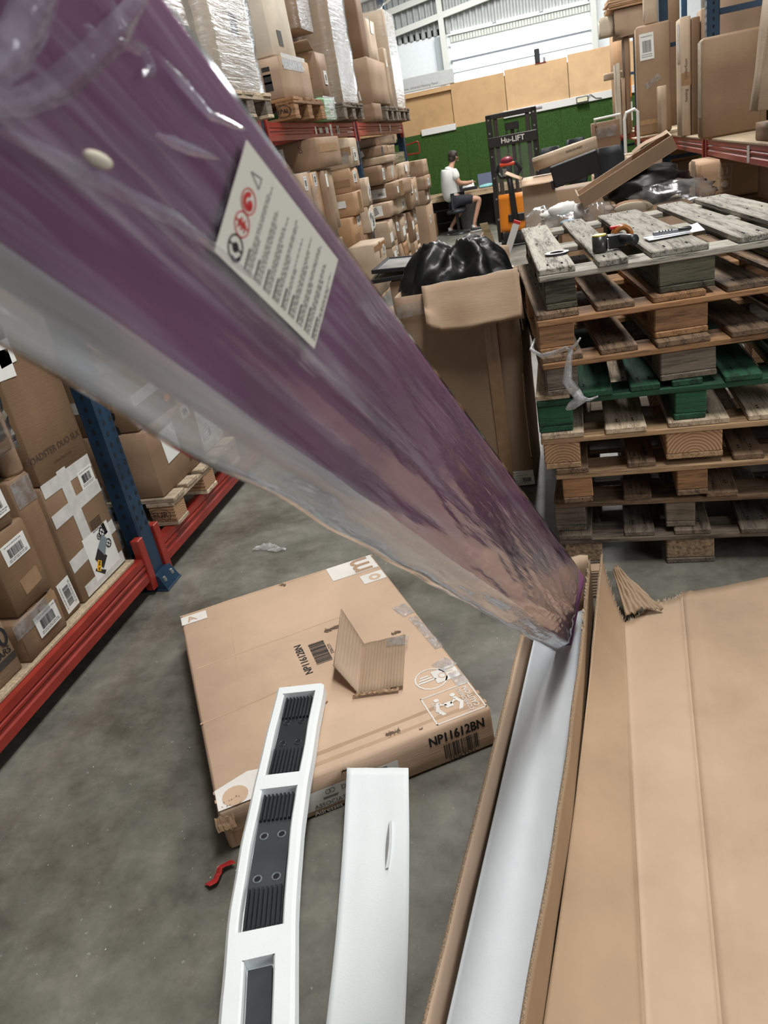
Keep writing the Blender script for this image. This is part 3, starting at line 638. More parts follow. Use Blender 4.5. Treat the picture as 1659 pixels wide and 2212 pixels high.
carton('tall plain brown carton with large printed text, above the taped pushchair carton', -2.5, -1.95, 2.295, 2.62, .712, 1.45, 'shade', tapes='', dent=.003,
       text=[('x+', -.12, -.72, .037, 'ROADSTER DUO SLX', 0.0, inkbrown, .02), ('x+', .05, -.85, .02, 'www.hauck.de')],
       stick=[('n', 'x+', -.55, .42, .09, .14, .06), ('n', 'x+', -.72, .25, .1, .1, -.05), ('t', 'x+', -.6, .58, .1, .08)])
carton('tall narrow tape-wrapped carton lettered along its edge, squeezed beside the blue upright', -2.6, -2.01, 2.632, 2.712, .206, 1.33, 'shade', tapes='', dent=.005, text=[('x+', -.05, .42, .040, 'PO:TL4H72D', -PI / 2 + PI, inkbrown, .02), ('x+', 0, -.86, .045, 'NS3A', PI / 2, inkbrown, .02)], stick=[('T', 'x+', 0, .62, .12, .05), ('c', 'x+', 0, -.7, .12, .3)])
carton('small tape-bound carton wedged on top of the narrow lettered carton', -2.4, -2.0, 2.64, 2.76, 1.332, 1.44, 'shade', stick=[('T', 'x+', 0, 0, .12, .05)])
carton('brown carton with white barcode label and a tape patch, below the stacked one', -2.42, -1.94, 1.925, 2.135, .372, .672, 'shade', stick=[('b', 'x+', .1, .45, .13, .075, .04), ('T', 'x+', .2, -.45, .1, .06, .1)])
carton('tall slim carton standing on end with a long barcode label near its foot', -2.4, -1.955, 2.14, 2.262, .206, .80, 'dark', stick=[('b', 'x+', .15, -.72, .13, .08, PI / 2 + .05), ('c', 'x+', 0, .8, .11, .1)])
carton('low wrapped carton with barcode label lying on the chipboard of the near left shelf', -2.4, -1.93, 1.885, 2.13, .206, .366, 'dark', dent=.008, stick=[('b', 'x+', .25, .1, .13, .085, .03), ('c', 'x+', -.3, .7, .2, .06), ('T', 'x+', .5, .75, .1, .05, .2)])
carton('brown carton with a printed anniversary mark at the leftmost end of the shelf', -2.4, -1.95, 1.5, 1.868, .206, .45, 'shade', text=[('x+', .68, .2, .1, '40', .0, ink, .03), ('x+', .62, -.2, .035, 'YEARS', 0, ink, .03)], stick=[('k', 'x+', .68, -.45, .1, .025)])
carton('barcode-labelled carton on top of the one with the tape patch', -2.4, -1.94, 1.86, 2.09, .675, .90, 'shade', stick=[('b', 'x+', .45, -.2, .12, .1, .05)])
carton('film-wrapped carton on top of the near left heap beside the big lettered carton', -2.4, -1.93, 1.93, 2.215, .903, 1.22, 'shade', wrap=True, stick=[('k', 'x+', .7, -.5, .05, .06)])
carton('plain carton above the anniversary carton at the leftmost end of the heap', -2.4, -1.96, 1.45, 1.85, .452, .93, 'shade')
tb_ = thing('cardboard_tube', 'brown cardboard tube standing between the cartons of the near left heap', 'tube', (-2.0, 2.235, .802), 0)
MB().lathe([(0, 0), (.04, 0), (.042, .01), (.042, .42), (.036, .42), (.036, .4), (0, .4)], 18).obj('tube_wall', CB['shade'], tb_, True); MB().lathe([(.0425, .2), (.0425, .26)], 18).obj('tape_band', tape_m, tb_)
# bay 2: pallet with cartons
p2 = pallet('pine pallet on the low red beams of the second left bay, under brown cartons', (-1.86, 2.97, .192), PI / 2, .82, 1.1, [(0, .13), (.17, .28), (.34, .48), (.54, .65), (.69, .82)], [(0, .12), (.35, .48), (.70, .82)], ('palepine', 'palepine', 'end', 'palepine'), 'pallets on the left rack', False, 21)
m_ = MB(); Fp = Frame((-.001, .08, .06), (0, -1, 0), (0, 0, 1)); 
for r0, r1 in ((.034, .0365),):
    for k in range(24):
        t0, t1 = 2 * PI * k / 24, 2 * PI * (k + 1) / 24
        m_.quad(Fp.at(1.5 * r0 * math.cos(t0), r0 * math.sin(t0), .004), Fp.at(1.5 * r1 * math.cos(t0), r1 * math.sin(t0), .004), Fp.at(1.5 * r1 * math.cos(t1), r1 * math.sin(t1), .004), Fp.at(1.5 * r0 * math.cos(t1), r0 * math.sin(t1), .004))
write(m_, Fp, 0, 0, .045, 'EUR', .004, 0, 0, .02); m_.obj('stamp', inkbrown, p2)
carton('large brown carton with a torn grey label patch on the pine pallet', -2.45, -1.90, 2.985, 3.50, .338, .665, 'shade', tapes='', stick=[('n', 'x+', -.25, .25, .15, .16, .05), ('b', 'x+', .62, .75, .085, .065), ('B', 'y-', .4, -.7, .07, .03), ('B', 'x+', .72, -.55, .06, .05), ('q', 'x+', .4, -.6, .07, .03)], text=[('x+', -.05, .78, .03, 'CARTON NO.', 0, inkbrown), ('x+', .05, .6, .03, 'QTY', 0, inkbrown)])
carton('brown carton with large vertical lettering and two white tape bands', -2.45, -1.93, 3.0, 3.42, .668, 1.06, 'shade', tapes='', text=[('y-', .48, .12, .095, 'MAKEBERG', -PI / 2, ink, .05)], stick=[('w', 'y-', .45, .58, .3, .05), ('w', 'y-', .4, -.28, .34, .055), ('w', 'x+', -.3, -.28, .3, .055, .03), ('B', 'x+', -.5, .45, .05, .06, 0), ('o', 'x+', .55, -.7, .07, .03, .1), ('k', 'x+', .3, -.7, .05, .05)])
carton('larger of the two white cartons on the second bay pallet', -2.4, -1.92, 3.52, 3.70, .338, .62, 'white', stick=[('t', 'x+', 0, -.3, .1, .12)])
carton('smaller white carton at the far end of the second bay pallet', -2.4, -1.92, 3.705, 3.79, .338, .56, 'white', stick=[('b', 'x+', .1, -.1, .05, .1)])
carton('plain brown carton deep behind the white cartons of the second bay', -2.8, -2.42, 3.52, 3.79, .338, .9, 'mid')
pallet('dark brown empty pallet on the low beams beyond the white cartons', (-1.86, 3.86, .192), PI / 2, .8, 1.1, XS[:4] + [(.69, .8)], [(0, .12), (.35, .46), (.68, .8)], ('brown', 'dark', 'greyb', 'dark'), 'pallets on the left rack', False, 22)
# ================================================================== left rack, lower heap in the far bays
def lo(*a, **k): return carton(*a, **k)
XF = -1.84
lo('carton with a big white paper label tight under the upper red beam', -2.32, -1.78, 6.42, 7.06, 1.60, 1.825, 'mid', tapes='', yaw=-.04, stick=[('t', 'y-', -.35, .05, .17, .14, .04), ('T', 'x+', 0, .3, .5, .06)], text=[('y-', .5, .45, .04, 'DC', PI / 2, inkbrown)])
lo('tall carton with white tape on its shoulder, below the white-labelled top carton', -2.3, -1.84, 5.93, 6.20, 1.16, 1.595, 'mid', stick=[('w', 'y-', .55, .8, .14, .06, .15), ('b', 'x+', .1, .65, .08, .1)])
lo('tape-wrapped slim carton beside the tall white-taped carton', -2.3, -1.83, 6.21, 6.42, 1.20, 1.59, 'tan', dent=.012, stick=[('b', 'x+', 0, .7, .08, .1), ('c', 'y-', .5, 0, .3, .2)])
lo('tall glossy dark brown carton standing on end in the far left heap', -2.3, -1.80, 6.44, 6.62, 1.06, 1.585, 'dark', tapes='y-x+', stick=[('n', 'x+', .2, .7, .06, .1), ('T', 'y-', .6, 0, .15, .5)])
lo('thin carton leaning edge-on behind the glossy dark brown carton', -2.3, -1.81, 6.64, 6.78, 1.12, 1.59, 'light')
lo('small crumpled carton lying under the tall glossy dark brown carton', -2.3, -1.79, 6.36, 6.66, .94, 1.05, 'mid', dent=.014, stick=[('n', 'x+', 0, .2, .07, .05)])
lo('carton with dark tape below the tall white-taped carton', -2.3, -1.85, 5.9, 6.33, .80, 1.155, 'mid', stick=[('T', 'y-', .6, .2, .2, .1)])
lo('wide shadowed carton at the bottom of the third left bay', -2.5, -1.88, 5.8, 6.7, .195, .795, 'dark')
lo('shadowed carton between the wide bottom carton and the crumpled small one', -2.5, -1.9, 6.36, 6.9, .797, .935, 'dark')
lo('bulging tape-wrapped carton stacked second from the beam in the third left bay', -2.25, -1.83, 7.48, 7.86, 1.355, 1.56, 'tan', tapes='zy-', dent=.014, stick=[('b', 'x+', 0, .2, .12, .1), ('T', 'y-', 0, -.2, .4, .06)])
lo('carton with a glossy dark tape corner, third below the upper beam', -2.2, -1.82, 7.42, 7.80, 1.15, 1.352, 'tan', tapes='zy-', dent=.012, stick=[('n', 'y-', .3, .1, .1, .06), ('T', 'x+', .3, 0, .12, .18)])
lo('leaning carton covered in white labels just under the red beam', -2.2, -1.82, 7.52, 7.98, 1.562, 1.81, 'light', tapes='', dent=.01, yaw=.06, stick=[('n', 'x+', .1, .6, .2, .08), ('b', 'x+', .2, -.2, .16, .1), ('T', 'y-', 0, .1, .4, .07), ('c', 'y-', .4, -.3, .2, .1)])
lo('tall plain carton printed with two small square symbols', -2.3, -1.85, 7.24, 7.70, .56, 1.148, 'tan', tapes='', stick=[('q', 'x+', -.1, .3, .2, .09), ('T', 'x+', .2, .85, .3, .05), ('n', 'x+', .7, -.7, .07, .2), ('b', 'x+', .5, .8, .12, .08)])
lo('carton at the foot of the heap under the tall carton with square symbols', -2.3, -1.88, 7.2, 7.72, .195, .555, 'dark')
lo('sagging tape-wrapped carton standing on the floor in front of the left rack', -1.83, -1.60, 6.85, 7.44, .0, .47, 'mid', tapes='zx+', dent=.02, stick=[('c', 'x+', 0, .5, .5, .2), ('T', 'x+', .2, -.2, .08, .4)])
lo('pale upright carton with tape bands on top of the sagging floor carton', -1.84, -1.60, 6.88, 7.42, .475, .92, 'light', tapes='x+', dent=.008, tilt=(0, .02), stick=[('b', 'x+', .6, .6, .08, .08), ('T', 'x+', 0, -.3, .5, .07), ('T', 'x+', 0, .8, .5, .05)])
lo('tilted soft carton with white label between the two bays of the left heap', -2.2, -1.83, 7.99, 8.29, 1.18, 1.44, 'light', tapes='', dent=.018, yaw=.08, stick=[('b', 'x+', .3, 0, .2, .1, .6)])
lo('thin carton with three white labels leaning under the tilted soft carton', -2.2, -1.84, 7.97, 8.285, .93, 1.175, 'light', tapes='', stick=[('b', 'x+', -.3, .2, .12, .12, .4), ('b', 'x+', .4, -.1, .1, .16, .3), ('t', 'x+', -.1, -.6, .14, .06, .4)])
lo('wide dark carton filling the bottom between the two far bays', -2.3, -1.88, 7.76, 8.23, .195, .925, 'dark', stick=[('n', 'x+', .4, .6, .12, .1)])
lo('crumpled carton topmost in the last left bay, squeezed under the beam', -2.4, -1.88, 9.3, 10.3, 1.72, 1.82, 'mid', dent=.02, yaw=-.05)
lo('brown carton with white triangular label below the crumpled topmost carton', -2.35, -1.86, 9.25, 9.65, 1.61, 1.715, 'dark', stick=[('n', 'y-', -.1, -.3, .14, .06, .3), ('k', 'x+', -.6, 0, .12, .1)])
lo('dented carton beside the triangular-label carton under the last beam', -2.35, -1.87, 9.7, 10.2, 1.61, 1.715, 'mid', dent=.018)
lo('long flat carton printed along its side in the last left bay', -2.35, -1.84, 9.2, 9.95, 1.525, 1.605, 'light', tapes='')
lo('bundle-like carton wrapped in film at far top of the heap', -2.3, -1.86, 10.0, 10.7, 1.49, 1.6, 'light', wrap=True, dent=.018)
lo('small dark square carton with white label beside the hourglass-taped carton', -2.2, -1.86, 8.95, 9.35, 1.325, 1.52, 'dark', stick=[('b', 'x+', .2, 0, .1, .12), ('k', 'y-', -.4, .6, .12, .04)])
lo('carton with an hourglass-shaped white tape patch in the last left bay', -2.25, -1.86, 9.45, 9.97, 1.325, 1.52, 'mid', stick=[('w', 'x+', .1, 0, .16, .1, .8), ('w', 'y-', .6, -.3, .08, .08)])
lo('bulging pale carton at the end of the last left bay', -2.25, -1.84, 10.05, 10.9, 1.31, 1.485, 'light', dent=.02, stick=[('n', 'x+', .3, .2, .15, .08)])
lo('long carton with a big printed white label across its front', -2.15, -1.75, 9.2, 10.2, 1.14, 1.315, 'mid', tapes='', yaw=-.04, stick=[('t', 'y-', -.1, -.05, .24, .1), ('n', 'x+', -.6, 0, .06, .07), ('T', 'x+', -.2, 0, .2, .16)])
lo('carton whose white label is scribbled over in black', -2.1, -1.80, 8.9, 9.4, .98, 1.135, 'mid', tapes='', stick=[('n', 'y-', -.1, 0, .17, .11, .05)])
sc_ = [o for o in bpy.data.objects if o.get('label', '').startswith('carton whose white label')][0]
m_ = MB(); F = face((.3, .5, .155), 'y-')
for k in range(5): rect(m_, F.turn(-.03 + k * .005, .03 - k * .015, .35), -.04, .04, -.004, .004, .0025)
m_.obj('scribble', ink, sc_)
lo('brown carton with taped corner behind the scribbled-label carton', -2.1, -1.80, 9.45, 10.0, .96, 1.135, 'light', dent=.014, stick=[('b', 'x+', .2, 0, .15, .1)])
lo('carton with curled white paperwork at the end of the heap', -2.1, -1.78, 10.25, 10.9, .93, 1.29, 'mid', dent=.016, stick=[('n', 'x+', -.4, .3, .12, .1), ('b', 'x+', .4, -.2, .1, .14)])
lo('two-flap carton beyond the last blue upright of the left rack, upper', -2.1, -1.82, 11.9, 12.4, 1.245, 1.46, 'mid', tapes='y-')
lo('taped carton beyond the last blue upright of the left rack, second from top', -2.08, -1.80, 11.85, 12.35, 1.06, 1.242, 'mid', stick=[('n', 'y-', -.5, 0, .1, .12), ('b', 'x+', 0, 0, .14, .1)])
lo('carton third from top beyond the last blue upright of the left rack', -2.15, -1.84, 11.85, 12.35, .86, 1.056, 'dark', stick=[('n', 'x+', 0, 0, .14, .1)])
lo('tall carton at the foot of the pile beyond the last blue upright', -2.2, -1.85, 11.85, 12.5, 0, .855, 'mid', stick=[('b', 'x+', -.2, .5, .1, .12)])
words_ = ['brown', 'pale', 'dark', 'taped', 'dented', 'slim']
ordn = ['first', 'second', 'third', 'fourth', 'fifth', 'sixth', 'seventh', 'eighth', 'ninth', 'tenth', 'eleventh']
yy = 8.66; rq = random.Random(11); ci = 0
while yy < 10.65:
    w = rq.uniform(.24, .36); top = .91 if yy > 9.5 else .96; z = .195; nb = rq.choice((2, 3, 3)); xo = rq.uniform(-.04, .07)
    hs = [rq.uniform(.7, 1.3) for _ in range(nb)]; tot = sum(hs)
    for li in range(nb):
        hgt = (top - .195) * hs[li] / tot - .003; tn = rq.choice(('mid', 'light', 'tan', 'dark'))
        stk = []
        if rq.random() < .8: stk.append((rq.choice('btn'), 'x+', rq.uniform(-.3, .3), rq.uniform(-.3, .4), min(.14, w * .5), min(.1, hgt * .4), rq.uniform(-.1, .1)))
        lo('%s carton of the %s low stack past the last inner upright, %s layer' % (words_[(ci + li) % 6], ordn[ci], ordn[li]), -2.2, -1.85 + xo, yy, yy + w - .01, z, z + hgt, tn, tapes='z', dent=.014, yaw=rq.uniform(-.03, .03), stick=stk)
        z += hgt + .003
    yy += w + .01; ci += 1
for a, b in ((8.45, 11.05), (5.65, 8.25)): MB().bbox(-2.9, -1.92, a, b, .188, .194, .002).obj('shelf_board', chip, rl)
# ================================================================== left rack, upper level
UG = 'pallets on the left rack'; UZ = 1.953
def up_pal(lab, y, cols, seed, w=.8):
    return pallet(lab, (-1.76, y, UZ), PI / 2, w, 1.15, [(0, .14), (.18, .28), (.33, .47), (.52, .62), (w - .14, w)], [(0, .11), (.345, .465), (w - .11, w)], cols, UG, False, seed)
up_pal('upper pallet under the film-wrapped load nearest the camera', 4.62, ('palepine', 'palepine', 'greyb', 'palepine'), 31)
e_ = up_pal('upper pallet with an oval stamp on its end block', 5.93, ('tan', 'tan', 'tan', 'tan'), 32, .83)
m_ = MB(); Fp = Frame((0, .09, .06), (0, -1, 0), (0, 0, 1))
for k in range(24):
    t0, t1 = 2 * PI * k / 24, 2 * PI * (k + 1) / 24
    m_.quad(*[Fp.at(1.5 * r * math.cos(t), r * math.sin(t), .006) for r, t in ((.036, t0), (.040, t0), (.040, t1), (.036, t1))])
write(m_, Fp, 0, 0, .042, 'EPAL', .006, 0, 0, .02); m_.obj('stamp', ink, e_)
up_pal('upper pallet under the film-wrapped load in the middle of the third bay', 7.43, ('greyb', 'greyb', 'greyb', 'brown'), 33)
up_pal('upper grey-brown pallet beside the small brown carton in the last bay', 9.42, ('greyb', 'dark', 'greyb', 'greyb'), 34, .78)
up_pal('last upper pallet at the far end of the left rack', 10.245, ('brown', 'brown', 'greyb', 'brown'), 35, .78)
UT = UZ + .146
lo('pale film-wrapped load nearest the camera on the upper left shelf', -2.75, -1.80, 4.66, 5.40, UT + .014, 3.15, 'pale', tapes='', wrap=True, dent=.01, tilt=(0, .03), stick=[('k', 'x+', .2, -.3, .12, .12)])
lo('dark carton bulging out of film at the upper left, against the purple panel', -2.7, -1.83, 3.75, 4.55, 2.14, 2.72, 'dark', wrap=True, dent=.02)
up_pal('upper pallet mostly hidden by the purple panel', 3.72, ('brown', 'brown', 'greyb', 'brown'), 36)
lo('tall off-white carton with a pink label behind the corner-torn carton', -2.6, -1.86, 6.02, 6.60, UT + .272, 3.35, 'pale', tapes='', tilt=(0, -.02), stick=[('p', 'y-', .45, -.62, .10, .15, .08), ('k', 'x+', -.2, -.75, .1, .1)])
lo('brown carton with black square symbols on the stamped pallet', -2.3, -1.82, 5.96, 6.72, UT, UT + .268, 'mid', tapes='', dent=.012, stick=[('k', 'y-', .55, .35, .06, .06), ('k', 'y-', .55, 0, .06, .06), ('k', 'y-', .55, -.35, .06, .06), ('c', 'x+', -.1, .66, .5, .07), ('w', 'x+', 0, .85, .6, .08)])
lo('open-topped brown carton standing on the green pack', -2.35, -1.80, 6.93, 7.24, 2.125, 2.46, 'dark', tapes='', dent=.01, flaps=[('y-', .5, .14)], stick=[('b', 'x+', .3, -.1, .09, .1), ('T', 'y-', .6, .5, .1, .2)])
lo('bright green shrink-wrapped pack low on the upper left shelf', -2.35, -1.80, 6.84, 7.26, 1.955, 2.12, 'green', tapes='', wrap=True, stick=[('b', 'x+', .4, 0, .12, .09)])
lo('broad film-wrapped brown load behind the open-topped carton', -2.75, -2.02, 7.27, 7.46, 2.1, 3.2, 'mid', tapes='', wrap=True)
lo('film-wrapped brown carton resting on the open-topped carton', -2.3, -1.86, 6.80, 7.24, 2.62, 3.2, 'mid', tapes='', wrap=True)
lo('tall film-wrapped kraft load with loose film edge in the third upper bay', -2.6, -1.80, 7.50, 8.22, UT + .004, 3.15, 'light', tapes='', wrap=True, dent=.012, tilt=(0, .015), stick=[('b', 'x+', -.3, -.6, .08, .1)])
lo('small dark carton with a shiny end lying directly on the last upper beam', -2.3, -1.80, 8.84, 9.36, 1.955, 2.125, 'dark', tapes='x+', dent=.01)
lo('carton with large white stencilled letters on the upper left shelf', -2.4, -1.80, 9.0, 9.98, 2.128, 2.56, 'mid', tapes='', text=[('y-', .15, -.68, .13, 'U NI', .1, whiteprint, .03)])
lo('dark upright carton above the white-lettered carton, nearer the camera', -2.4, -1.83, 9.02, 9.32, 2.563, 3.15, 'dark', tapes='y-')
lo('pale carton with a red label above the white-lettered carton', -2.4, -1.82, 9.34, 9.80, 2.563, 2.95, 'light', tapes='x+', stick=[('r', 'y-', .4, .7, .1, .1), ('n', 'x+', .3, .6, .14, .1)])
lo('taped square carton on the second last upper pallet', -2.35, -1.80, 10.02, 10.22, UT, 2.72, 'light', tapes='x+')
lo('very tall carton wrapped in film at the far end of the upper left shelf', -2.4, -1.80, 10.32, 11.02, UT, 3.12, 'light', tapes='', wrap=True, stick=[('n', 'y-', .2, .85, .14, .1), ('b', 'x+', .2, .2, .1, .2)])
cr = MB().blob((0, 0, 0), (.42, .3, .16), 20, 12, lambda d: 1 + .25 * noise.noise(d * 4)).obj('crumpled_film', stretch, None, True, (-2.15, 10.6, 3.29)); tag(cr, 'crumpled heap of clear film on top of the very tall far carton', 'film')
# ================================================================== right rack
RZ = 1.286
carton('carton with white labels leaning in at the right picture edge above the red beam', 1.12, 1.8, 5.10, 5.32, 1.425, 2.0, 'light', tapes='', tilt=(0, .10), dent=.012, stick=[('b', 'y-', -.55, .35, .14, .14, .05), ('t', 'y-', -.6, -.3, .12, .12, .05)])
carton('crushed flat brown carton under the leaning carton at the right edge', 1.20, 1.9, 5.0, 5.5, RZ, 1.392, 'dark', dent=.02)
carton('broad flat carton standing upright on the near right shelf, taped along its edge', 1.10, 1.51, 6.74, 6.95, RZ, 1.955, 'mid', tapes='', dent=.004, rnd=.02, stick=[('c', 'x-', 0, .2, .14, .5)])
carton('tall slim carton with small vertical lettering on the right shelf', 1.135, 1.215, 8.0, 8.30, RZ, 2.21, 'light', tapes='', dent=.006, text=[('y-', 0, .15, .035, 'Underfloor', PI / 2), ('y-', 0, -.3, .035, 'heating', PI / 2)], stick=[('T', 'y-', 0, -.02, .08, .1), ('c', 'x-', 0, .6, .15, .3)])
carton('dark thin carton pressed between the slim lettered carton and the big plain board', 1.22, 1.29, 8.0, 8.3, RZ, 2.19, 'dark', tapes='')
carton('big plain upright carton rising behind the broad flat carton', 1.30, 1.62, 8.0, 8.25, RZ, 2.24, 'mid', tapes='y-')
carton('thin battered board standing just left of the slim lettered carton', 1.06, 1.13, 8.9, 9.1, RZ, 1.74, 'light', dent=.01, tapes='')
carton('tall flat carton with a white barcode label and tape scars on the right shelf', 0.92, 1.255, 9.54, 9.755, RZ + .016, 2.33, 'mid', tapes='', dent=.006, rnd=.02, stick=[('b', 'y-', -.4, .62, .14, .24, .02), ('c', 'y-', -.1, -.02, .16, .06, .5), ('T', 'y-', -.2, -.75, .3, .05)])
o = MB().bbox(.86, 1.6, 9.35, 9.77, RZ, RZ + .014, .003).obj('chipboard_sheet', chip); tag(o, 'chipboard sheet jutting out of the right shelf under the barcode-labelled flat carton', 'board')
carton('small carton at the foot of the tall barcode-labelled flat carton', 1.175, 1.30, 11.6, 11.9, RZ, 1.45, 'light', tapes='y-')
for k, (x, w, z, lb) in enumerate(((.90, .05, 2.16, 'outermost'), (.955, .055, 1.97, 'middle'), (1.015, .06, 2.44, 'innermost'))):
    carton('%s of three thin boards standing in a row behind the barcode-labelled flat carton' % lb, x, x + w, 12.1, 12.55, RZ, z, ('pale', 'mid', 'dark')[k], tapes='', dent=.006)
carton('grey-brown carton with crushed lower corner balanced on top of the thin boards', .90, 1.35, 12.05, 12.6, 2.446, 2.76, 'mid', tapes='', dent=.02)
carton('tall carton with orange and white labels beside the green turf', .99, 1.22, 13.6, 14.4, RZ, 2.68, 'tan', tapes='', stick=[('o', 'y-', .5, -.15, .12, .26), ('n', 'y-', .55, -.62, .12, .26)])
carton('short printed bar-shaped carton sticking out across the far right boards', .78, 1.14, 12.72, 12.84, 2.0, 2.09, 'light', tapes='', stick=[('k', 'y-', -.05, -.2, .03, .03)])
carton('thin board holding up the short bar-shaped carton', 1.0, 1.04, 12.70, 12.86, RZ, 1.998, 'mid', tapes='')
for k in range(6):
    o = MB().bbox(-.24, .24, -.3, .3, 0, .022, .004).obj('flat_carton', CB['tan'], None, False, (1.05 + .012 * (k % 3), 12.3, 2.764 + k * .024), (0, 0, .05 * (k % 2)))
    tag(o, ('lowest', 'second lowest', 'third from bottom', 'third from top', 'second from top', 'topmost')[k] + ' sheet of the orange flat-packed cartons on the boards', 'carton', 'flat-packed cartons on the far right')
carton('pale torn parcel with curled paper beside the orange flat-packed cartons', .72, .90, 12.1, 12.5, 2.50, 2.72, 'pale', dent=.03)
carton('grey-blue panel box seen at the very top of the right rack', 1.33, 1.70, 8.02, 8.24, 2.243, 2.75, plain('greyblue_box', (0.36, 0.40, 0.42), 0.6, vary=0.06), tapes='')
carton('narrow upright carton at the very top above the tall barcode-labelled carton', 1.01, 1.14, 9.56, 9.75, 2.333, 2.8, 'light', tapes='y-')
carton('large dim carton behind the nearest blue upright of the right rack', 1.32, 1.72, 7.50, 7.8, RZ, 2.5, 'mid', tapes='')
carton('carton with brown lettering at the top right corner of the picture', 1.74, 2.2, 7.45, 7.85, RZ, 2.5, 'tan', tapes='', text=[('y-', -.4, .3, .12, 'S', 0, inkbrown, .03)])
rp = MB(); rp.blob((0, 0, 0), (.16, .1, .10), 14, 10, lambda d: 1 + .3 * noise.noise(d * 5)); tag(rp.obj('plastic_wrap', plain('red_plastic', (0.65, 0.07, 0.04), 0.25), None, True, (1.42, 12.3, 2.58 + .29)), 'red plastic wrap beside the orange flat-packed cartons', 'plastic')
carton('support carton under the red plastic wrap on the far right', 1.37, 1.7, 12.05, 12.6, RZ, 2.765, 'dark')
# lower level right
carton('big carton with white square handling symbols under the near right red beam', 1.03, 1.60, 6.46, 6.94, .875, 1.150, 'tan', tapes='', rnd=.025, stick=[('c', 'x-', 0, 0, .2, .28)], text=[])
hb = [o for o in bpy.data.objects if o.get('label', '').startswith('big carton with white square')][0]
m_ = MB(); F = face((.57, .48, .275), 'y-')
for b in (.055, -.04):
    for a0, a1, b0, b1 in ((-.15, -.06, b + .042, b + .045), (-.15, -.06, b - .045, b - .042), (-.15, -.147, b - .045, b + .045), (-.063, -.06, b - .045, b + .045)): rect(m_, F, a0, a1, b0, b1, .002)
for a in (-.12, -.09): rect(m_, F, a - .004, a + .004, .03, .075, .002); 
disc(m_, F, -.105, -.035, 0, .025, .002); m_.obj('printed_symbols', inkpale, hb)
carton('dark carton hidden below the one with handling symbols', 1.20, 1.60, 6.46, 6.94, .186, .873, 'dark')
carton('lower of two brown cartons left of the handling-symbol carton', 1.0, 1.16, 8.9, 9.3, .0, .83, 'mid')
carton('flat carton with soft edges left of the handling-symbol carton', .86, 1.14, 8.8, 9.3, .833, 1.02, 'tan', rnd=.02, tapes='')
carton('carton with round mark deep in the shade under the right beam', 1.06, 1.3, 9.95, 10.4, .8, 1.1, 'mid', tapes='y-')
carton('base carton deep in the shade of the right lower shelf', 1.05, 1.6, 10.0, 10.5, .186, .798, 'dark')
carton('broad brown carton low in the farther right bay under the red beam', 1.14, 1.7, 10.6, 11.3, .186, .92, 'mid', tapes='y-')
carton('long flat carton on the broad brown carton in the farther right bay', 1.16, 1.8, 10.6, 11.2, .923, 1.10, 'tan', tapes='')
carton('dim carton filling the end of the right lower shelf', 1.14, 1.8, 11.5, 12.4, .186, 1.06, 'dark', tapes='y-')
carton('dark block-shaped carton low under the right beam', 1.64, 1.95, 6.45, 6.95, .186, .95, 'dark', tapes='')
carton('narrow brown board standing at the right picture edge under the beam', 1.40, 1.46, 5.9, 6.3, .186, 1.12, 'mid', tapes='')
carton('small shaded carton at the foot of the narrow board on the right', 1.22, 1.39, 5.8, 6.2, .186, .88, 'dark')
# ================================================================== middle of the aisle
def sheet(name, fn, nu, nv, thick, mat, parent=None, mats2=None):
    return MB().grid(nu, nv, fn, 0, thick, None if mats2 is None else 1).obj(name, mat if mats2 is None else [mat, mats2], parent, True)
# tall open carton with the black bag
tc = thing('cardboard_box', 'tall open carton with folded-down front flap and a black bag inside', 'box', (-.475, 3.75, 0), math.radians(-3))
def hollow(w, d, h, t=.006):
    mb = MB(); n = 9
    sd = 3.3
    def wallf(a, b, inn):
        def fn(u, v):
            p = Vector(a).lerp(Vector(b), u); k = .012 * noise.noise(Vector((p.x * 4, p.y * 4, v * 3 + sd))) * (1 if 0.02 < v else 0)
            return (p.x + inn[0] * k, p.y + inn[1] * k, v * h)
        return fn
    for a, b, i in (((-w / 2, -d / 2), (w / 2, -d / 2), (0, 1)), ((w / 2, -d / 2), (w / 2, d / 2), (-1, 0)), ((w / 2, d / 2), (-w / 2, d / 2), (0, -1)), ((-w / 2, d / 2), (-w / 2, -d / 2), (1, 0))):
        mb.grid(n, 10, wallf((*a, 0), (*b, 0), i), 0, (i[0] * t, i[1] * t, 0), 1)
    mb.box(-w / 2, w / 2, -d / 2, d / 2, 0, .006); return mb
MW, MD, MH = .56, .42, 1.0
hollow(MW, MD, MH).obj('carton_wall', [CB['mid'], rawedge], tc, True)
def ff(u, v): return (-.14 + u * .44 + .02 * (v), -MD / 2 - .012 - .10 * v + .01 * math.sin(u * 9), MH + .035 - .20 * v + u * .02 + .012 * noise.noise(Vector((u * 4, v * 3, 1))) + (.03 * max(0, .15 - u) / .15 * (1 if v > .5 else 0)))
MB().grid(20, 8, ff, 0, (0, .006, .003), 1).obj('front_flap', [CB['inner'], rawedge], tc, True)
def rf(u, v): return (MW / 2 + .005 + .015 * v, -MD / 2 + u * MD * .95, MH - .02 + .03 * u - .20 * v)
MB().grid(8, 6, rf, 0, (-.005, 0, .003), 1).obj('side_flap', [CB['mid'], rawedge], tc, True)
def bf(u, v): return (-MW / 2 + .05 + u * .45, MD / 2 + .01 + .02 * v, MH - .01 + .16 * v * (1 - .3 * u))
MB().grid(8, 5, bf, 0, (0, .005, 0), 1).obj('back_flap', [CB['inner'], rawedge], tc, True)
Ft = Frame((0, -MD / 2 - .0005, MH / 2), (1, 0, 0), (0, 0, 1))
tape(tc, Ft, .15, -.05, .06, .8, 0.0, tape_m, h=.012); tape(tc, Ft, -.2, .44, .15, .06, 0.1, cleartape, 'clear_tape', .013)
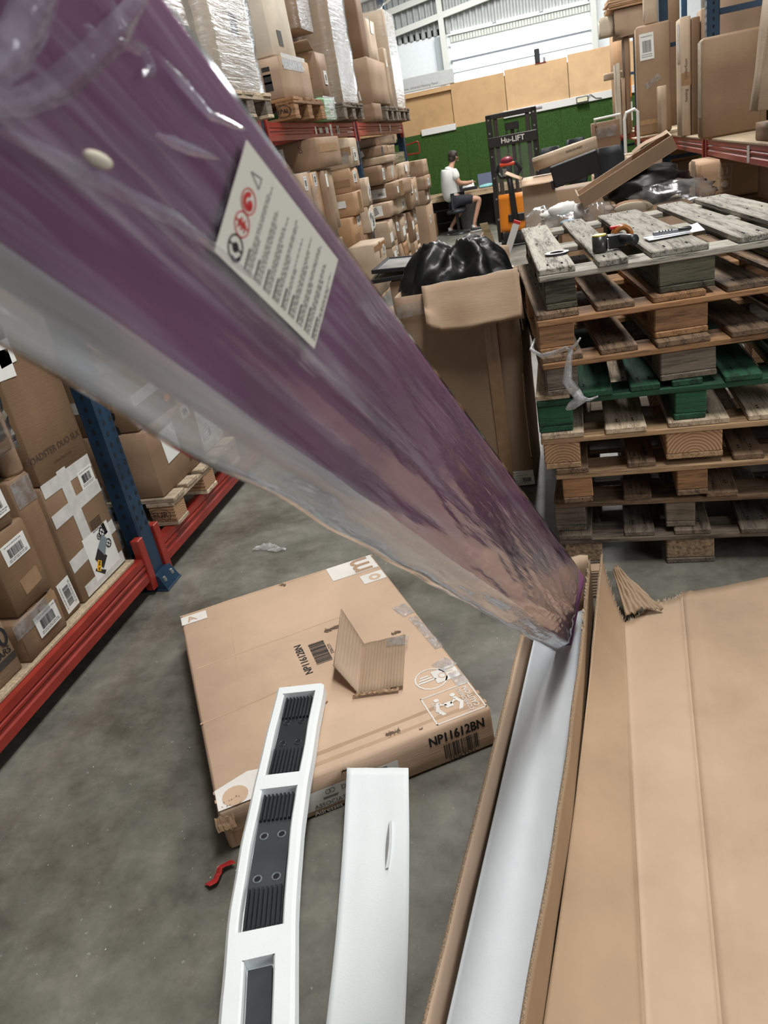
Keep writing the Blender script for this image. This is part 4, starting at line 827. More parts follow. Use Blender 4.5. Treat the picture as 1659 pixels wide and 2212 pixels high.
sticker(tc, Ft, .21, -.455, .14, .075, 0.05, 't', h=.011)
gbm = plain('black_bag', (0.006, 0.0065, 0.007), 0.36, bmp=0.15, bscale=7)
def bagf(d):
    k = 1 + .16 * (1 - abs(noise.noise(Vector((d.x * 1.9, d.y * 1.9, d.z * 1.2 + 4)))) * 2) + .09 * noise.noise(d * 4 + Vector((3, 1, 0)))
    return k
def bagf2(d):
    f = noise.noise(Vector((d.x * 2.1 + 5, d.y * 2.1, d.z * 1.3))); g = noise.noise(Vector((d.x * 5, d.y * 5, d.z * 2.2 + 9)))
    dip = .20 * math.exp(-((d.x + .05) / .20) ** 2) * max(0, d.z)
    return (1 + .16 * (1 - abs(f) * 3) + .06 * (1 - abs(g) * 3) * .35 - dip) if d.z > -.3 else .93
gb_ = MB().blob((0, 0, 0), (.268, .19, .29), 56, 40, bagf2).obj('bin_bag', gbm, None, True, (-.485, 3.77, .895)); tag(gb_, 'shiny black plastic bag bulging out of the tall open carton', 'bag')
# dark carton leaning right behind, and the strip beside it
carton('slim upright carton on the floor between the tall open carton and the pallet stack', -.165, -.03, 4.15, 4.55, 0, .96, 'mid', tapes='y-', stick=[('t', 'y-', .3, -.75, .08, .08)], flaps=[('y-', .9, .1)])
cs_ = MB().grid(4, 12, lambda u, v: (-.12 + .09 * u, 4.05 + .03 * math.sin(u * PI), .966 + .001 + v * .17), 0, (0, .004, 0)).obj('curled_card', CB['inner'], None, True); tag(cs_, 'curled strip of cardboard standing on the slim upright carton', 'cardboard')
# carton with picture frames on top
carton('large open brown carton behind the black bag with dark frames lying on it', -1.06, -.54, 4.86, 5.38, 0, .88, 'mid', tapes='', flaps=[('x+', 1.2, .16)], dent=.014)
frb = plain('frame_black', (0.016, 0.017, 0.019), 0.35); frg = plain('frame_glass', (0.42, 0.44, 0.45), 0.12, vary=0.35, vscale=5)
for k, (z, dx, rz, lab) in enumerate(((.892, 0.0, .08, 'lower black-framed panel lying on the open carton'), (.93, .03, .0, 'upper black-framed panel with glossy face lying on the open carton'))):
    t = thing('framed_panel', lab, 'frame', (-.88 + dx, 5.1, z), (.0, .06 * k, rz), 'black-framed panels')
    for a, b, c, d in ((-.31, .31, -.26, -.235), (-.31, .31, .235, .26), (-.31, -.285, -.235, .235), (.285, .31, -.235, .235)): MB().bbox(a, b, c, d, 0, .026, .003).obj('frame_bar', frb, t)
    MB().box(-.285, .285, -.235, .235, .006, .018).obj('panel_face', frg if k else CB['pale'], t)
carton('small leaning brown carton on the floor left of the framed panels', -1.45, -1.12, 5.1, 5.5, 0, .62, 'dark', dent=.012, tapes='y-')
carton('brown carton with torn side behind the framed panels', -1.02, -.6, 5.45, 5.9, 0, .82, 'mid', dent=.014)
pb = MB().blob((0, 0, .12), (.26, .2, .13), 18, 12, lambda d: 1 + .25 * noise.noise(d * 3)).obj('crumpled_paper', plain('cream_paper', (0.62, 0.57, 0.46), 0.7, vary=0.1), None, True, (-1.15, 9.7, 0)); tag(pb, 'crumpled cream packing paper on the floor before the desk', 'paper')
carton('flat grey-white carton on the floor beside the crumpled cream paper', -1.62, -1.42, 9.4, 9.9, 0, .20, 'white')
# shredded offcuts, tall white strip
o = MB().bbox(-.03, .03, -.02, .02, 0, .95, .004).obj('profile_strip', white_p, None, False, (-.735, 7.25, .012), (0, .42, 0)); tag(o, 'long white profile strip leaning beside the orange stacker, red at its tip', 'strip')
MB().box(-.031, .031, -.021, .021, .93, .955).obj('red_tip', inkred, o)
for k in range(7):
    r_ = random.Random(k + 40)
    o = MB().grid(3, 2, lambda u, v: ((u - .5) * .16, (v - .5) * .1, .012 * math.sin(u * 4 + k)), 0, (0, 0, .003)).obj('card_offcut', CB[('pale', 'light', 'mid')[k % 3]], None, False, (-.44 + .04 * (k % 3), 6.6 + .06 * (k % 4), .450 + .022 * k), (r_.uniform(-.25, .25), r_.uniform(-.25, .25), r_.uniform(0, 3)))
    tag(o, '%s card scrap heaped on the carton before the white bin' % ('lowest', 'second from bottom', 'third from bottom', 'middle', 'third from top', 'second from top', 'topmost')[k], 'card', 'card scraps on the offcut carton')
carton('carton carrying a heap of card scraps in front of the white bin', -.50, -.30, 6.5, 6.9, 0, .44, 'mid', tapes='')
bn = thing('waste_bin', 'white plastic bin lined with a clear bag, left of the junk pile', 'bin', (-.13, 7.2, 0))
MB().lathe([(0, .003), (.10, .003), (.105, 0), (.125, .70), (.135, .705), (.135, .72), (.12, .72), (.10, .02), (0, .02)], 24).obj('bin_body', white_p, bn, True)
bb = MB(); bb.blob((0, 0, .82), (.15, .15, .15), 22, 14, lambda d: 1 + .22 * noise.noise(d * 5)); bb.lathe([(.138, .60), (.146, .66), (.14, .725), (.15, .76)], 22); bb.obj('clear_liner', clearbag, bn, True)
MB().blob((0, 0, .74), (.115, .115, .10), 14, 10, lambda d: 1 + .2 * noise.noise(d * 6)).obj('rubbish', plain('rubbish', (0.40, 0.33, 0.28), 0.7, vary=0.5, vscale=9), bn, True)
carton('tan carton under the crumpled film, beside the white bin', .02, .34, 6.35, 6.85, 0, .835, 'tan', tapes='')
carton('big brown carton under the junk pile, behind the weathered pallet', .36, .92, 6.0, 6.7, 0, .94, 'mid', dent=.02, tapes='')
carton('upright carton with open top flaps left of the black pad', -.33, .10, 8.5, 9.0, 0, 1.13, 'light', tapes='', flaps=[('x-', .5, .18), ('y-', -.35, .16)])
carton('long pale carton slanting over the open-flapped carton', -.20, .45, 8.62, 8.9, 1.24, 1.36, 'light', tapes='', tilt=(0, -.16), dent=.014, stick=[('B', 'y-', .3, .2, .16, .02)])
carton('carton supporting the black pad in the junk pile', -.0, .50, 6.87, 7.35, 0, 1.095, 'mid', tapes='')
pd = thing('padded_panel', 'black padded rectangular cushion tilted on top of the junk pile', 'cushion', (.17, 6.93, 1.235), (.0, -.19, .0))
MB().bbox(-.19, .19, -.03, .03, -.085, .085, .009).obj('pad', plain('black_vinyl', (0.010, 0.011, 0.013), 0.45), pd); MB().bbox(-.215, -.19, -.02, .02, -.09, -.02, .006).obj('hinge', blackp, pd)
lc = thing('long_carton', 'long narrow open carton propped slantwise over the black bags of the junk pile', 'box', (.50, 6.28, 1.20), (0.25, -.42, .0))
MB().bbox(-.36, .36, -.06, -.052, -.05, .05, .002).obj('front_wall', CB['mid'], lc); MB().bbox(-.36, .36, .10, .108, -.05, .03, .002).obj('back_wall', CB['mid'], lc)
MB().box(-.36, .36, -.06, .108, -.056, -.05).obj('bottom', CB['inner'], lc); MB().box(.352, .36, -.055, .10, -.05, .05).obj('end_wall', CB['light'], lc); MB().box(-.36, -.352, -.055, .10, -.05, .05).obj('end_wall', CB['light'], lc)
MB().grid(6, 2, lambda u, v: (.10 + u * .26, .03 + v * .07, .055 + .01 * math.sin(u * 5)), 0, (0, 0, .004)).obj('flap', CB['inner'], lc)
bk = MB().blob((0, 0, 0), (.30, .24, .14), 26, 16, lambda d: 1 + .25 * noise.noise(d * 2.5) + .1 * noise.noise(d * 6)).obj('bin_bag', gbm, None, True, (.66, 6.42, 1.06)); tag(bk, 'black plastic bag under the slanted long carton on the junk pile', 'bag')
for i, (c, r, lb) in enumerate((((.80, 6.1, 1.0), (.28, .18, .09), 'broad clear plastic film spread over the right end of the junk pile'), ((.30, 6.1, .955), (.11, .10, .075), 'small clear bag hanging over the front of the junk pile'), ((.07, 6.45, .89), (.20, .14, .085), 'crumpled clear plastic film heaped on the tan carton by the bin'))):
    o = MB().blob((0, 0, 0), r, 24, 14, lambda d: 1 + .3 * noise.noise(d * 3 + Vector((i * 7, 0, 0))) + .1 * noise.noise(d * 8)).obj('clear_film', clearbag, None, True, c); tag(o, lb, 'film')
foamw = plain('white_foam', (0.74, 0.75, 0.73), 0.75, vary=0.04)
for i, (c, s, rz, lb) in enumerate((((.05, 6.5, .985), (.12, .09, .05), .2, 'torn white foam lump at the left of the junk pile'), ((.17, 6.35, .965), (.06, .05, .055), .9, 'white moulded foam piece with dark eyelets on the junk pile'), ((-.03, 6.6, .95), (.10, .08, .04), -.4, 'white foam sliver at the edge of the tan carton by the bin'))):
    o = MB().blob((0, 0, 0), s, 16, 10, lambda d: 1 + .35 * noise.noise(d * 3 + Vector((i * 5, 2, 0)))).obj('foam_piece', foamw, None, True, c, (0, 0, rz)); tag(o, lb, 'foam')
    if i == 1: MB().lathe([(0, .0), (.014, .0), (.014, .004)], 10, 0, Matrix.Translation((0, -.065, 0)) @ Matrix.Rotation(PI / 2, 4, 'X')).obj('eyelet', ink, o)
o = MB().blob((0, 0, 0), (.07, .05, .022), 12, 8, lambda d: 1 + .2 * noise.noise(d * 3)).obj('blue_cloth', plain('pale_blue_cloth', (0.30, 0.48, 0.62), 0.8), None, True, (.08, 6.36, .90)); tag(o, 'folded pale blue wipe between the foam pieces of the junk pile', 'cloth')
shm = plain('tan_upper', (0.36, 0.21, 0.12), 0.7)
t = thing('shoe', 'tan shoe with a pale sole lying on its side on the junk pile', 'shoe', (.52, 6.02, .975), (-1.1, .1, .25))
MB().blob((0, 0, 0), (.13, .045, .03), 18, 12, lambda d: 1 + .15 * max(0, -d.x) * max(0, d.z)).obj('upper', shm, t, True)
so = MB().blob((0, 0, -.028), (.14, .05, .014), 18, 8).obj('sole', plain('pale_sole', (0.66, 0.58, 0.45), 0.7), t, True)
def chair(lab, loc, rz, zs=1.0, bw=.30):
    t = thing('office_chair', lab, 'chair', loc, rz, 'black office chairs behind the junk pile')
    MB().bbox(-.23, .23, -.22, .24, .46 * zs, .54 * zs, .03).obj('seat', plain('chair_black', (0.02, 0.024, 0.03), 0.55), t, True)
    MB().grid(10, 8, lambda u, v: ((u - .5) * bw * (1 - .25 * (abs(v - .5) * 2) ** 3), .24 + .05 * math.cos((u - .5) * 3) - .02, (.64 + v * .50) * zs), 0, (0, .045, 0)).obj('backrest', plain('chair_black', (0.02, 0.024, 0.03), 0.55), t, True)
    MB().tube([(0, .0, .06), (0, 0, .46 * zs)], .03, 10).obj('gas_post', blackp, t); MB().tube([(0, .05, .45 * zs), (0, .27, .5 * zs), (0, .29, .75 * zs)], .018, 8).obj('back_stem', blackp, t)
    for k in range(5):
        a = 2 * PI * k / 5; o = MB().tube([(0, 0, .10), (.26 * math.cos(a), .26 * math.sin(a), .06)], [.028, .016], 8).obj('base_arm', blackp, t)
        MB().blob((.26 * math.cos(a), .26 * math.sin(a), .026), (.024, .024, .026), 10, 8).obj('castor', blackp, o, True)
chair('office chair with a broad black back, right of the slanted black cushion', (.58, 8.2, 0), .2, 1.14)
chair('office chair with only a small rounded back showing against the green turf', (-.10, 10.6, 0), -.3, 1.17)
chair('office chair half hidden behind the upright brown carton near the far right', (.42, 11.2, 0), .5, 1.2)
carton('upright brown carton standing beside the white tube handle at the far right', .42, .70, 9.2, 9.5, 1.02, 1.52, 'dark', tapes='', stick=[('c', 'y-', 0, .6, .2, .1)])
carton('carton supporting the upright brown carton at the far right', .40, .84, 9.1, 9.55, 0, 1.017, 'mid')
ht = thing('hand_truck', 'white tubular handle of a trolley rising beside the upright brown carton', 'trolley', (.80, 9.0, 0))
MB().tube([(-.07, 0, .05), (-.07, 0, 1.50), (-.05, 0, 1.56), (0.03, 0, 1.58), (.06, 0, 1.55), (.06, 0, .05)], .016, 8).obj('handle_tube', white_p, ht); MB().bbox(-.12, .12, -.2, 0, .0, .02, .005).obj('toe_plate', steel, ht)
MB().tube([(-.34, .2, 1.50), (-.36, .1, 1.555), (-.1, .1, 1.56)], .012, 8).obj('cross_handle', white_p, ht)
carton('pale flat carton between the far chairs and the right rack', .62, .98, 8.6, 8.78, 0, 1.20, 'light', tapes='y-')
carton('two-flap carton in front of the right rack behind the slanted long carton', .62, .90, 7.45, 7.8, 0, 1.22, 'light', tapes='y-')
# ================================================================== things on the top pallet
TP = TOPZ
rg_ = MB(); n = 40
rg_.lathe([(.026, 0), (.045, 0), (.045, .006), (.026, .006), (.026, 0)], n); tag(rg_.obj('plastic_ring', blackp, None, False, (-.012, 3.06, TP + .001)), 'flat black plastic ring lying on the left board of the weathered pallet', 'ring')
tgn = thing('tape_dispenser', 'black parcel tape gun with a yellow-capped roller and brown tape on the weathered pallet', 'tape gun', (.185, 2.95, TP + .002), .10); tgn.scale = (.72, .72, .72)
MB().lathe([(0, 0), (.034, 0), (.036, .003), (.036, .075), (0, .075)], 24, 0, Matrix.Translation((-.065, .0, 0))).obj('tape_roller', plain('dark_roller', (0.03, 0.03, 0.028), 0.3), tgn, True)
MB().lathe([(0, .076), (.034, .076), (.034, .082), (0, .083)], 24, 0, Matrix.Translation((-.065, .0, 0))).obj('yellow_cap', plain('yellow_plastic', (0.62, 0.50, 0.03), 0.4), tgn)
MB().bbox(-.033, -.026, -.03, .03, .01, .06, .002).obj('chrome_side', steel, tgn)
MB().bbox(-.03, .055, -.02, .03, .006, .072, .005).obj('side_plate', blackp, tgn)
MB().tube([(.04, -.03, .048), (.07, -.075, .045), (.08, -.105, .044)], [.024, .025, .027], 14).obj('grip', blackp, tgn, True)
MB().lathe([(.026, 0), (.052, 0), (.052, .048), (.026, .048), (.026, 0)], 30, 0, Matrix.Translation((.055, .09, .052)) @ Matrix.Rotation(PI / 2, 4, 'X')).obj('tape_roll', plain('brown_tape', (0.36, 0.13, 0.03), 0.25), tgn, True)
MB().bbox(-.005, .045, .045, .06, .088, .105, .004).obj('red_lever', plain('red_plastic_bright', (0.60, 0.02, 0.03), 0.35), tgn)
pp = MB().grid(8, 6, lambda u, v: (-.095 + .20 * u, -.06 + .10 * v + .03 * u, .004 + .018 * max(0, u - .55) ** 1.0 * v * 2), 0, (0, 0, .0012)).obj('paper_sheet', plain('paper_bright', (0.80, 0.83, 0.88), 0.5), None, True, (.40, 3.07, TP + .001), (0, 0, .1)); tag(pp, 'white paper sheet under the cutter on the weathered pallet', 'paper')
kn = thing('utility_knife', 'grey retractable cutter lying on the white paper sheet', 'knife', (.39, 3.05, TP + .012), .0); kn.scale = (.8, .85, .8)
MB().bbox(-.075, .085, -.012, .012, 0, .018, .004).obj('handle', plain('knife_grey', (0.24, 0.25, 0.27), 0.35, 0.3), kn, True)
MB().bbox(.03, .09, -.014, .014, .004, .02, .005).obj('grip', blackp, kn, True); MB().box(-.11, -.075, -.007, .007, .007, .008).obj('blade', steel, kn)
for k in range(5): MB().box(-.05 + k * .013, -.044 + k * .013, -.0125, .0125, .0178, .0192).obj('ridge', blackp, kn)
# torn film strip hanging at the corner of the stack
fs = MB()
fs.tube([(-.11, 2.76, .92), (-.125, 2.70, .90), (-.09, 2.655, .885), (-.04, 2.64, .895), (-.005, 2.62, .91), (.01, 2.62, .90), (0, 2.615, .86), (-.01, 2.61, .80), (.015, 2.605, .76)], [.004, .006, .008, .009, .008, .009, .012, .018, .02], 7)
fs.tube([(.0, 2.615, .90), (.03, 2.60, .925), (.045, 2.60, .945)], [.006, .005, .003], 6); fs.tube([(.015, 2.605, .76), (.03, 2.60, .73), (.0, 2.60, .71), (-.02, 2.60, .70)], [.02, .024, .016, .006], 7); fs.tube([(.02, 2.60, .74), (.06, 2.60, .725), (.09, 2.60, .735)], [.012, .006, .003], 6)
tag(fs.obj('film_strip', film('white_film', 0.75, lo=.25, scale=(20, 20, 20)), None, True), 'knotted strip of torn white film hanging at the left corner of the pallet stack', 'film')
# ================================================================== foreground: flat carton with prints
bx = carton('large flat brown carton with white prints and a model code on the floor', -.40, .40, -.555, .555, 0, .14, 'pink', tapes='', dent=.0, name='flat_cardboard_box', rnd=.01)
bx.location = (-.9125, 1.982, 0); bx.rotation_euler = (0, 0, math.radians(30.5))
FT = Frame((0, 0, .14), (1, 0, 0), (0, 1, 0)); FF = Frame((0, -.555, .07), (1, 0, 0), (0, 0, 1)); hh = .0012
def bprint(name, F, fn, mats): mb = MB(); fn(mb, F); return mb.obj(name, mats, bx)
def p_A(mb, F): rect(mb, F, -.398, -.30, .468, .53, hh, 0); write(mb, F, -.36, .497, .055, 'A', hh + .0006, .25, 1, .02)
bprint('printed_letter', FT, p_A, [whiteprint, CB['pink']])
def p_M(mb, F): rect(mb, F, .20, .392, .43, .545, hh, 0); write(mb, F, .325, .487, .155, 'm', hh + .0006, PI / 2, 1, .03)
bprint('printed_letter', FT, p_M, [whiteprint, CB['pink']])
def p_a(mb, F): rect(mb, F, .30, .392, .33, .40, hh, 0); disc(mb, F, .352, .362, .011, .024, hh + .0006, 1)
bprint('printed_letter', FT, p_a, [whiteprint, CB['pink']])
def p_O(mb, F):
    mb.add([F.at(a, b, hh) for a, b in ((-.396, -.55), (-.25, -.55), (-.22, -.46), (-.30, -.44), (-.396, -.47))], [(0, 1, 2, 3, 4)], 0); disc(mb, F, -.345, -.515, 0, .036, hh + .0006, 1)
bprint('printed_letter', FT, p_O, [whiteprint, CB['pink']])
def p_code(mb, F): write(mb, F, -.03, -.012, .036, 'NP11612BN', hh, PI / 2, 0, .03); bars(mb, F, .03, -.005, .13, .055, hh, 0, random.Random(4), PI / 2); write(mb, F, .068, -.005, .016, '25067271', hh, PI / 2)
bprint('printed_code', FT, p_code, [ink])
def p_icon1(mb, F):
    disc(mb, F, .30, -.343, .047, .052, hh); rect(mb, F, .31, .388, -.375, -.312, hh, 0); disc(mb, F, .338, -.345, .010, .014, hh + .0006, 1)
    for k in range(4): rect(mb, F, .358, .358 + .006 * (4 - k % 2), -.327 - k * .012, -.323 - k * .012, hh + .0006, 1)
    for k, s in enumerate((.032, .024, .016)): mb.quad(F.at(.285 - s, -.352 + k * .012, hh), F.at(.285 + s, -.352 + k * .012, hh), F.at(.285 + s * .8, -.345 + k * .012, hh), F.at(.285 - s * .8, -.345 + k * .012, hh), 0)
bprint('printed_symbols', FT, p_icon1, [whiteprint, CB['pink']])
def p_icon2(mb, F):
    x0, x1, y0, y1 = .235, .392, -.545, -.415; t = .004
    for a in ((x0, x1, y0, y0 + t), (x0, x1, y1 - t, y1), (x0, x0 + t, y0, y1), (x1 - t, x1, y0, y1)): rect(mb, F, *a, hh)
    for sx_ in (-1, 1):
        c = .30 + sx_ * .026; disc(mb, F, c, -.446, 0, .008, hh); mb.quad(F.at(c - .005, -.456, hh), F.at(c + .005, -.456, hh), F.at(c + .012 * sx_ + .006, -.488, hh), F.at(c + .012 * sx_ - .006, -.488, hh)); mb.quad(F.at(c + .012 * sx_ - .006, -.488, hh), F.at(c + .012 * sx_ + .006, -.488, hh), F.at(c + .004, -.515, hh), F.at(c - .008, -.515, hh))
        mb.quad(F.at(c, -.462, hh), F.at(c - .02 * sx_, -.476, hh), F.at(c - .02 * sx_, -.482, hh), F.at(c, -.472, hh))
    rect(mb, F, .288, .312, -.492, -.468, hh); write(mb, F, .372, -.48, .022, 'CAUTION', hh, PI / 2, 0, .03); write(mb, F, .352, -.48, .018, 'COMPONENT', hh, PI / 2, 0, .02); write(mb, F, .262, -.48, .018, 'HEAVY', hh, PI / 2 , 0, .02)
bprint('printed_symbols', FT, p_icon2, [whiteprint])
def p_front(mb, F): write(mb, F, .285, .028, .046, 'NP11612BN', hh, 0, 0, .05, .74); bars(mb, F, .295, -.022, .11, .052, hh, 0, random.Random(9)); write(mb, F, .293, -.058, .022, '25067271', hh)
bprint('printed_code', FF, p_front, [ink])
def p_band(mb, F):
    mb.add([F.at(a, b, hh) for a, b in ((-.20, -.045), (.10, -.045), (.10, .018), (-.20, .018), (-.175, -.014))], [(0, 1, 2, 3, 4)], 0)
    write(mb, F, -.09, -.036, .02, 'ASSOCIATION', hh + .0006, 0, 1, .02); write(mb, F, .035, -.036, .02, 'MAGASIN', hh + .0006, 0, 1, .02); write(mb, F, -.055, .0, .022, 'DU', hh + .0006, 0, 1, .02)
    disc(mb, F, -.108, .004, .006, .008, hh + .0006, 1); disc(mb, F, -.096, .004, .006, .008, hh + .0006, 1); mb.quad(F.at(-.125, -.018, hh + .0006), F.at(-.085, -.02, hh + .0006), F.at(-.08, -.013, hh + .0006), F.at(-.125, -.012, hh + .0006), 1)
    for k in range(5): rect(mb, F, 0. + k * .014, .011 + k * .014, .002, .012, hh + .0006, 1)
    rect(mb, F, 0, .067, -.02, -.017, hh + .0006, 1); write(mb, F, -.08, -.058, .022, 'Adresses sur quef', hh, 0, 0, .02); write(mb, F, -.235, -.015, .022, 'Z', hh, 0, 0, .02)
bprint('printed_band', FF, p_band, [whiteprint, inkgrey])
# flap seams, creases, tears and tape of the flat carton
for (a0, b0, a1, b1) in ((-.40, -.478, .40, -.472), (-.40, -.512, .40, -.518), (-.38, .15, .16, .165), (-.40, -.16, -.1, -.13), (-.22, .38, -.25, .05), (-.40, .545, .40, .54)):
    mb = MB(); n = 16
    def fn(u, v):
        a, b = a0 + (a1 - a0) * u, b0 + (b1 - b0) * u; w = (.006 if abs(b0) > .4 else .004) * (1 + .5 * noise.noise(Vector((u * 9, a0, b0))))
        return FT.at(a + .004 * noise.noise(Vector((u * 5, b0, 1))), b + (v - .5) * 2 * w + .004 * noise.noise(Vector((u * 4, b0, 2))), .0003 + .0009 * math.sin(PI * v))
    mb.grid(n, 3, fn); mb.obj('crease', CB['pink'], bx, True)
def tear(F, a, b, w, h_, sd, rot=0.0):
    mb = MB(); T = F.turn(a, b, rot); n = 9; r = random.Random(sd); up = [(-w / 2 + w * k / (n - 1), h_ * r.uniform(.3, 1)) for k in range(n)]; dn = [(-w / 2 + w * k / (n - 1), -h_ * r.uniform(.3, 1)) for k in range(n)]
    up[0] = dn[0] = (-w / 2, 0); up[-1] = dn[-1] = (w / 2, 0)
    for k in range(n - 1):
        mb.quad(T.at(*dn[k], .0008), T.at(*dn[k + 1], .0008), T.at(*up[k + 1], .0008), T.at(*up[k], .0008), 0)
        for q, s in ((up, 1), (dn, -1)):
            if r.random() < .7: mb.add([T.at(*q[k], .0008), T.at(*q[k + 1], .0008), T.at((q[k][0] + q[k + 1][0]) / 2, q[k][1] + s * h_ * .4, .005 * r.uniform(.4, 1.4))], [(0, 1, 2)], 1)
    mb.obj('tear', [tornm, rawedge], bx)
for k, (a, b, w, h_, r_) in enumerate(((.012, .535, .04, .008, -.9), (.105, .108, .065, .012, .1), (.292, -.046, .035, .01, .1), (.114, -.508, .045, .011, -.1), (-.36, -.535, .055, .012, 0), (-.02, -.275, .012, .003, .6), (.19, -.535, .012, .003, 0))): tear(FT, a, b, w, h_, k, r_)
tear(FF, -.05, .05, .02, .006, 31)
for (a, b, w, h_, r_) in ((.365, .07, .05, .08, .2), (.38, -.10, .03, .22, .05), (.365, -.30, .055, .06, .4), (.375, -.385, .04, .07, 0)): tape(bx, FT, a, b, w, h_, r_, film('crinkled_tape', 0.5, rough=.1, scale=(30, 30, 30), lo=.05, gl=1.3), 'clear_tape', .002)
tape(bx, FF, -.3, -.03, .16, .05, 0)
MB().grid(14, 4, lambda u, v: (-.40 - .012 + .05 * u + .004 * noise.noise(Vector((u * 20, v * 9, 0))), -.55 - .02 * v, .125 - .035 * v + .012 * noise.noise(Vector((u * 30, v * 20, 3)))), 0, (0, -.003, .002)).obj('crushed_corner', CB['inner'], bx)
fp = MB().grid(6, 10, lambda u, v: ((u - .5) * .028 + .008 * math.sin(v * 7), (v - .5) * .085, .004 + .016 * abs(noise.noise(Vector((u * 3, v * 4, 1)))) + .012 * u)).obj('plastic_scrap', plain('red_film', (0.42, 0.03, 0.03), 0.25), None, True, (-.975, 1.225, 0), (0, 0, -.5)); tag(fp, 'scrap of red plastic on the floor beside the crushed corner of the flat carton', 'scrap')
# folded corrugated scrap on the flat carton
sp_ = thing('corrugated_scrap', 'folded offcut of corrugated cardboard lying on the flat carton', 'cardboard', (-.66, 1.93, .1425), math.radians(0))
def flut(u, k=24): return .0006 * math.sin(u * k * 2 * PI)
A_, B_, C_, D_ = Vector((-.075, .09, .003)), Vector((-.035, -.165, .003)), Vector((.103, -.14, .012)), Vector((.065, .125, .012))
MB().grid(60, 6, lambda u, v: A_.lerp(D_, u).lerp(B_.lerp(C_, u), v) + Vector((0, 0, flut(u, 14) + .004 * noise.noise(Vector((u * 3, v * 3, 5))))), 0, (0, 0, .004), 1).obj('flat_panel', [CB['flute'], rawedge], sp_, True)
E_, G_ = Vector((-.155, .165, .10)), Vector((-.125, -.09, .055))
MB().grid(40, 6, lambda u, v: E_.lerp(A_, u).lerp(G_.lerp(B_, u), v) + Vector((0, flut(u, 8) * .6, flut(u, 8))), 0, (.003, 0, .003), 1).obj('folded_panel', [CB['flute'], rawedge], sp_, True)
MB().grid(24, 5, lambda u, v: B_ + Vector((-.015 + u * .14, -.004 - .012 * v + u * .025, .004 + .012 * noise.noise(Vector((u * 40, v * 20, 0))))), 0, (0, 0, .003)).obj('ragged_edge', CB['inner'], sp_)
tape(sp_, Frame((.045, .085, .019), (.98, .06, .06), (.05, -1, 0)).turn(0, 0, PI), 0, 0, .075, .05, 0, cleartape, 'clear_tape')
# foam tray with black brackets: follows a gently bent line
TRP = [Vector((-.866, 1.745)), Vector((-.845, 1.60)), Vector((-.800, 1.32)), Vector((-.735, 1.02)), Vector((-.655, .76)), Vector((-.58, .50)), Vector((-.53, .32))]
TRZ = [.158, .152, .150, .15, .15, .14, .10]
TRL = [0.0]
for a, b in zip(TRP, TRP[1:]): TRL.append(TRL[-1] + (b - a).length)
def _cat(a, b, c, d, q): return b + (c - a) * (.5 * q) + (a * 2 - b * 5 + c * 4 - d) * (.5 * q * q) + (b * 3 - a - c * 3 + d) * (.5 * q ** 3)
def _tp(s):
    s = max(0, min(s, TRL[-1] - 1e-4)); i = max(k for k in range(len(TRL) - 1) if TRL[k] <= s); q = (s - TRL[i]) / (TRL[i + 1] - TRL[i])
    g = lambda k: TRP[max(0, min(len(TRP) - 1, k))]; z = lambda k: TRZ[max(0, min(len(TRP) - 1, k))]
    return _cat(g(i - 1), g(i), g(i + 1), g(i + 2), q), _cat(z(i - 1), z(i), z(i + 1), z(i + 2), q)
def tray(s, u, h):
    p, z = _tp(s); a, b = _tp(s - .06)[0], _tp(s + .06)[0]; d = (b - a).normalized(); r = Vector((-d.y, d.x))
    return Vector((p.x + r.x * u, p.y + r.y * u, z + h))
foam = plain('foam', (0.82, 0.87, 0.88), 0.8, vary=0.02, bmp=0.10, bscale=160)
HW = .074; FH = .042; PK = [(.045, .36, .047), (.405, .80, .047), (.865, 1.25, .030)]
ft = MB()
ss = sorted(set([0, .006] + [round(.02 + k * .04, 3) for k in range(38)] + [a for p in PK for a in p[:2]] + [TRL[-1] - .01])); ss = [s for s in ss if s < TRL[-1]]
def us(s):
    for a, b, w in PK:
        if a <= s <= b: return w
    return .047
mids = list(zip(ss, ss[1:]))
def wob(s, u): return .003 * noise.noise(Vector((s * 8, u * 10, 0)))
for s0, s1 in mids:
    m = (s0 + s1) / 2; inp = next((p for p in PK if p[0] <= m <= p[1]), None); w = inp[2] if inp else .047
    if inp: cols = [(-HW, FH * .8), (-HW + .008, FH), (-w - .004, FH), (-w, FH - .004), (-w, .012), (w, .012), (w, FH - .004), (w + .004, FH), (HW - .008, FH), (HW, FH * .8)]
    else: cols = [(-HW, FH * .8), (-HW + .008, FH), (-w - .004, FH), (-w, FH), (-w * .3, FH), (w * .3, FH), (w, FH), (w + .004, FH), (HW - .008, FH), (HW, FH * .8)]
    ring = [(-HW, 0.0)] + cols + [(HW, 0.0)]
    p0 = [tray(s0, u + wob(s0, u), h) for u, h in ring]; p1 = [tray(s1, u + wob(s1, u), h) for u, h in ring]; n = len(ring)
    ft.add(p0 + p1, [(i, n + i, n + i + 1, i + 1) for i in range(n - 1)] + [(n - 1, 2 * n - 1, n, 0)])
for a, b, w in PK:
    for s, fl in ((a, 1), (b, -1)):
        q = [tray(s, -w, .012), tray(s, w, .012), tray(s, w, FH), tray(s, -w, FH)]; ft.quad(*(q if fl < 0 else q[::-1]))
q = [tray(0, u, h) for u, h in ((-HW, 0), (HW, 0), (HW, FH * .8), (HW - .008, FH), (-HW + .008, FH), (-HW, FH * .8))]; ft.add(q, [tuple(range(6))])
tag(ft.obj('foam_tray', foam, None, False), 'long white foam packing tray holding black brackets, laid across the flat carton', 'foam tray')
brk = plain('bracket_black', (0.022, 0.027, 0.031), 0.36, vary=0.15, vscale=8); brg = plain('bracket_plate', (0.05, 0.058, 0.064), 0.33, vary=0.2, vscale=9)
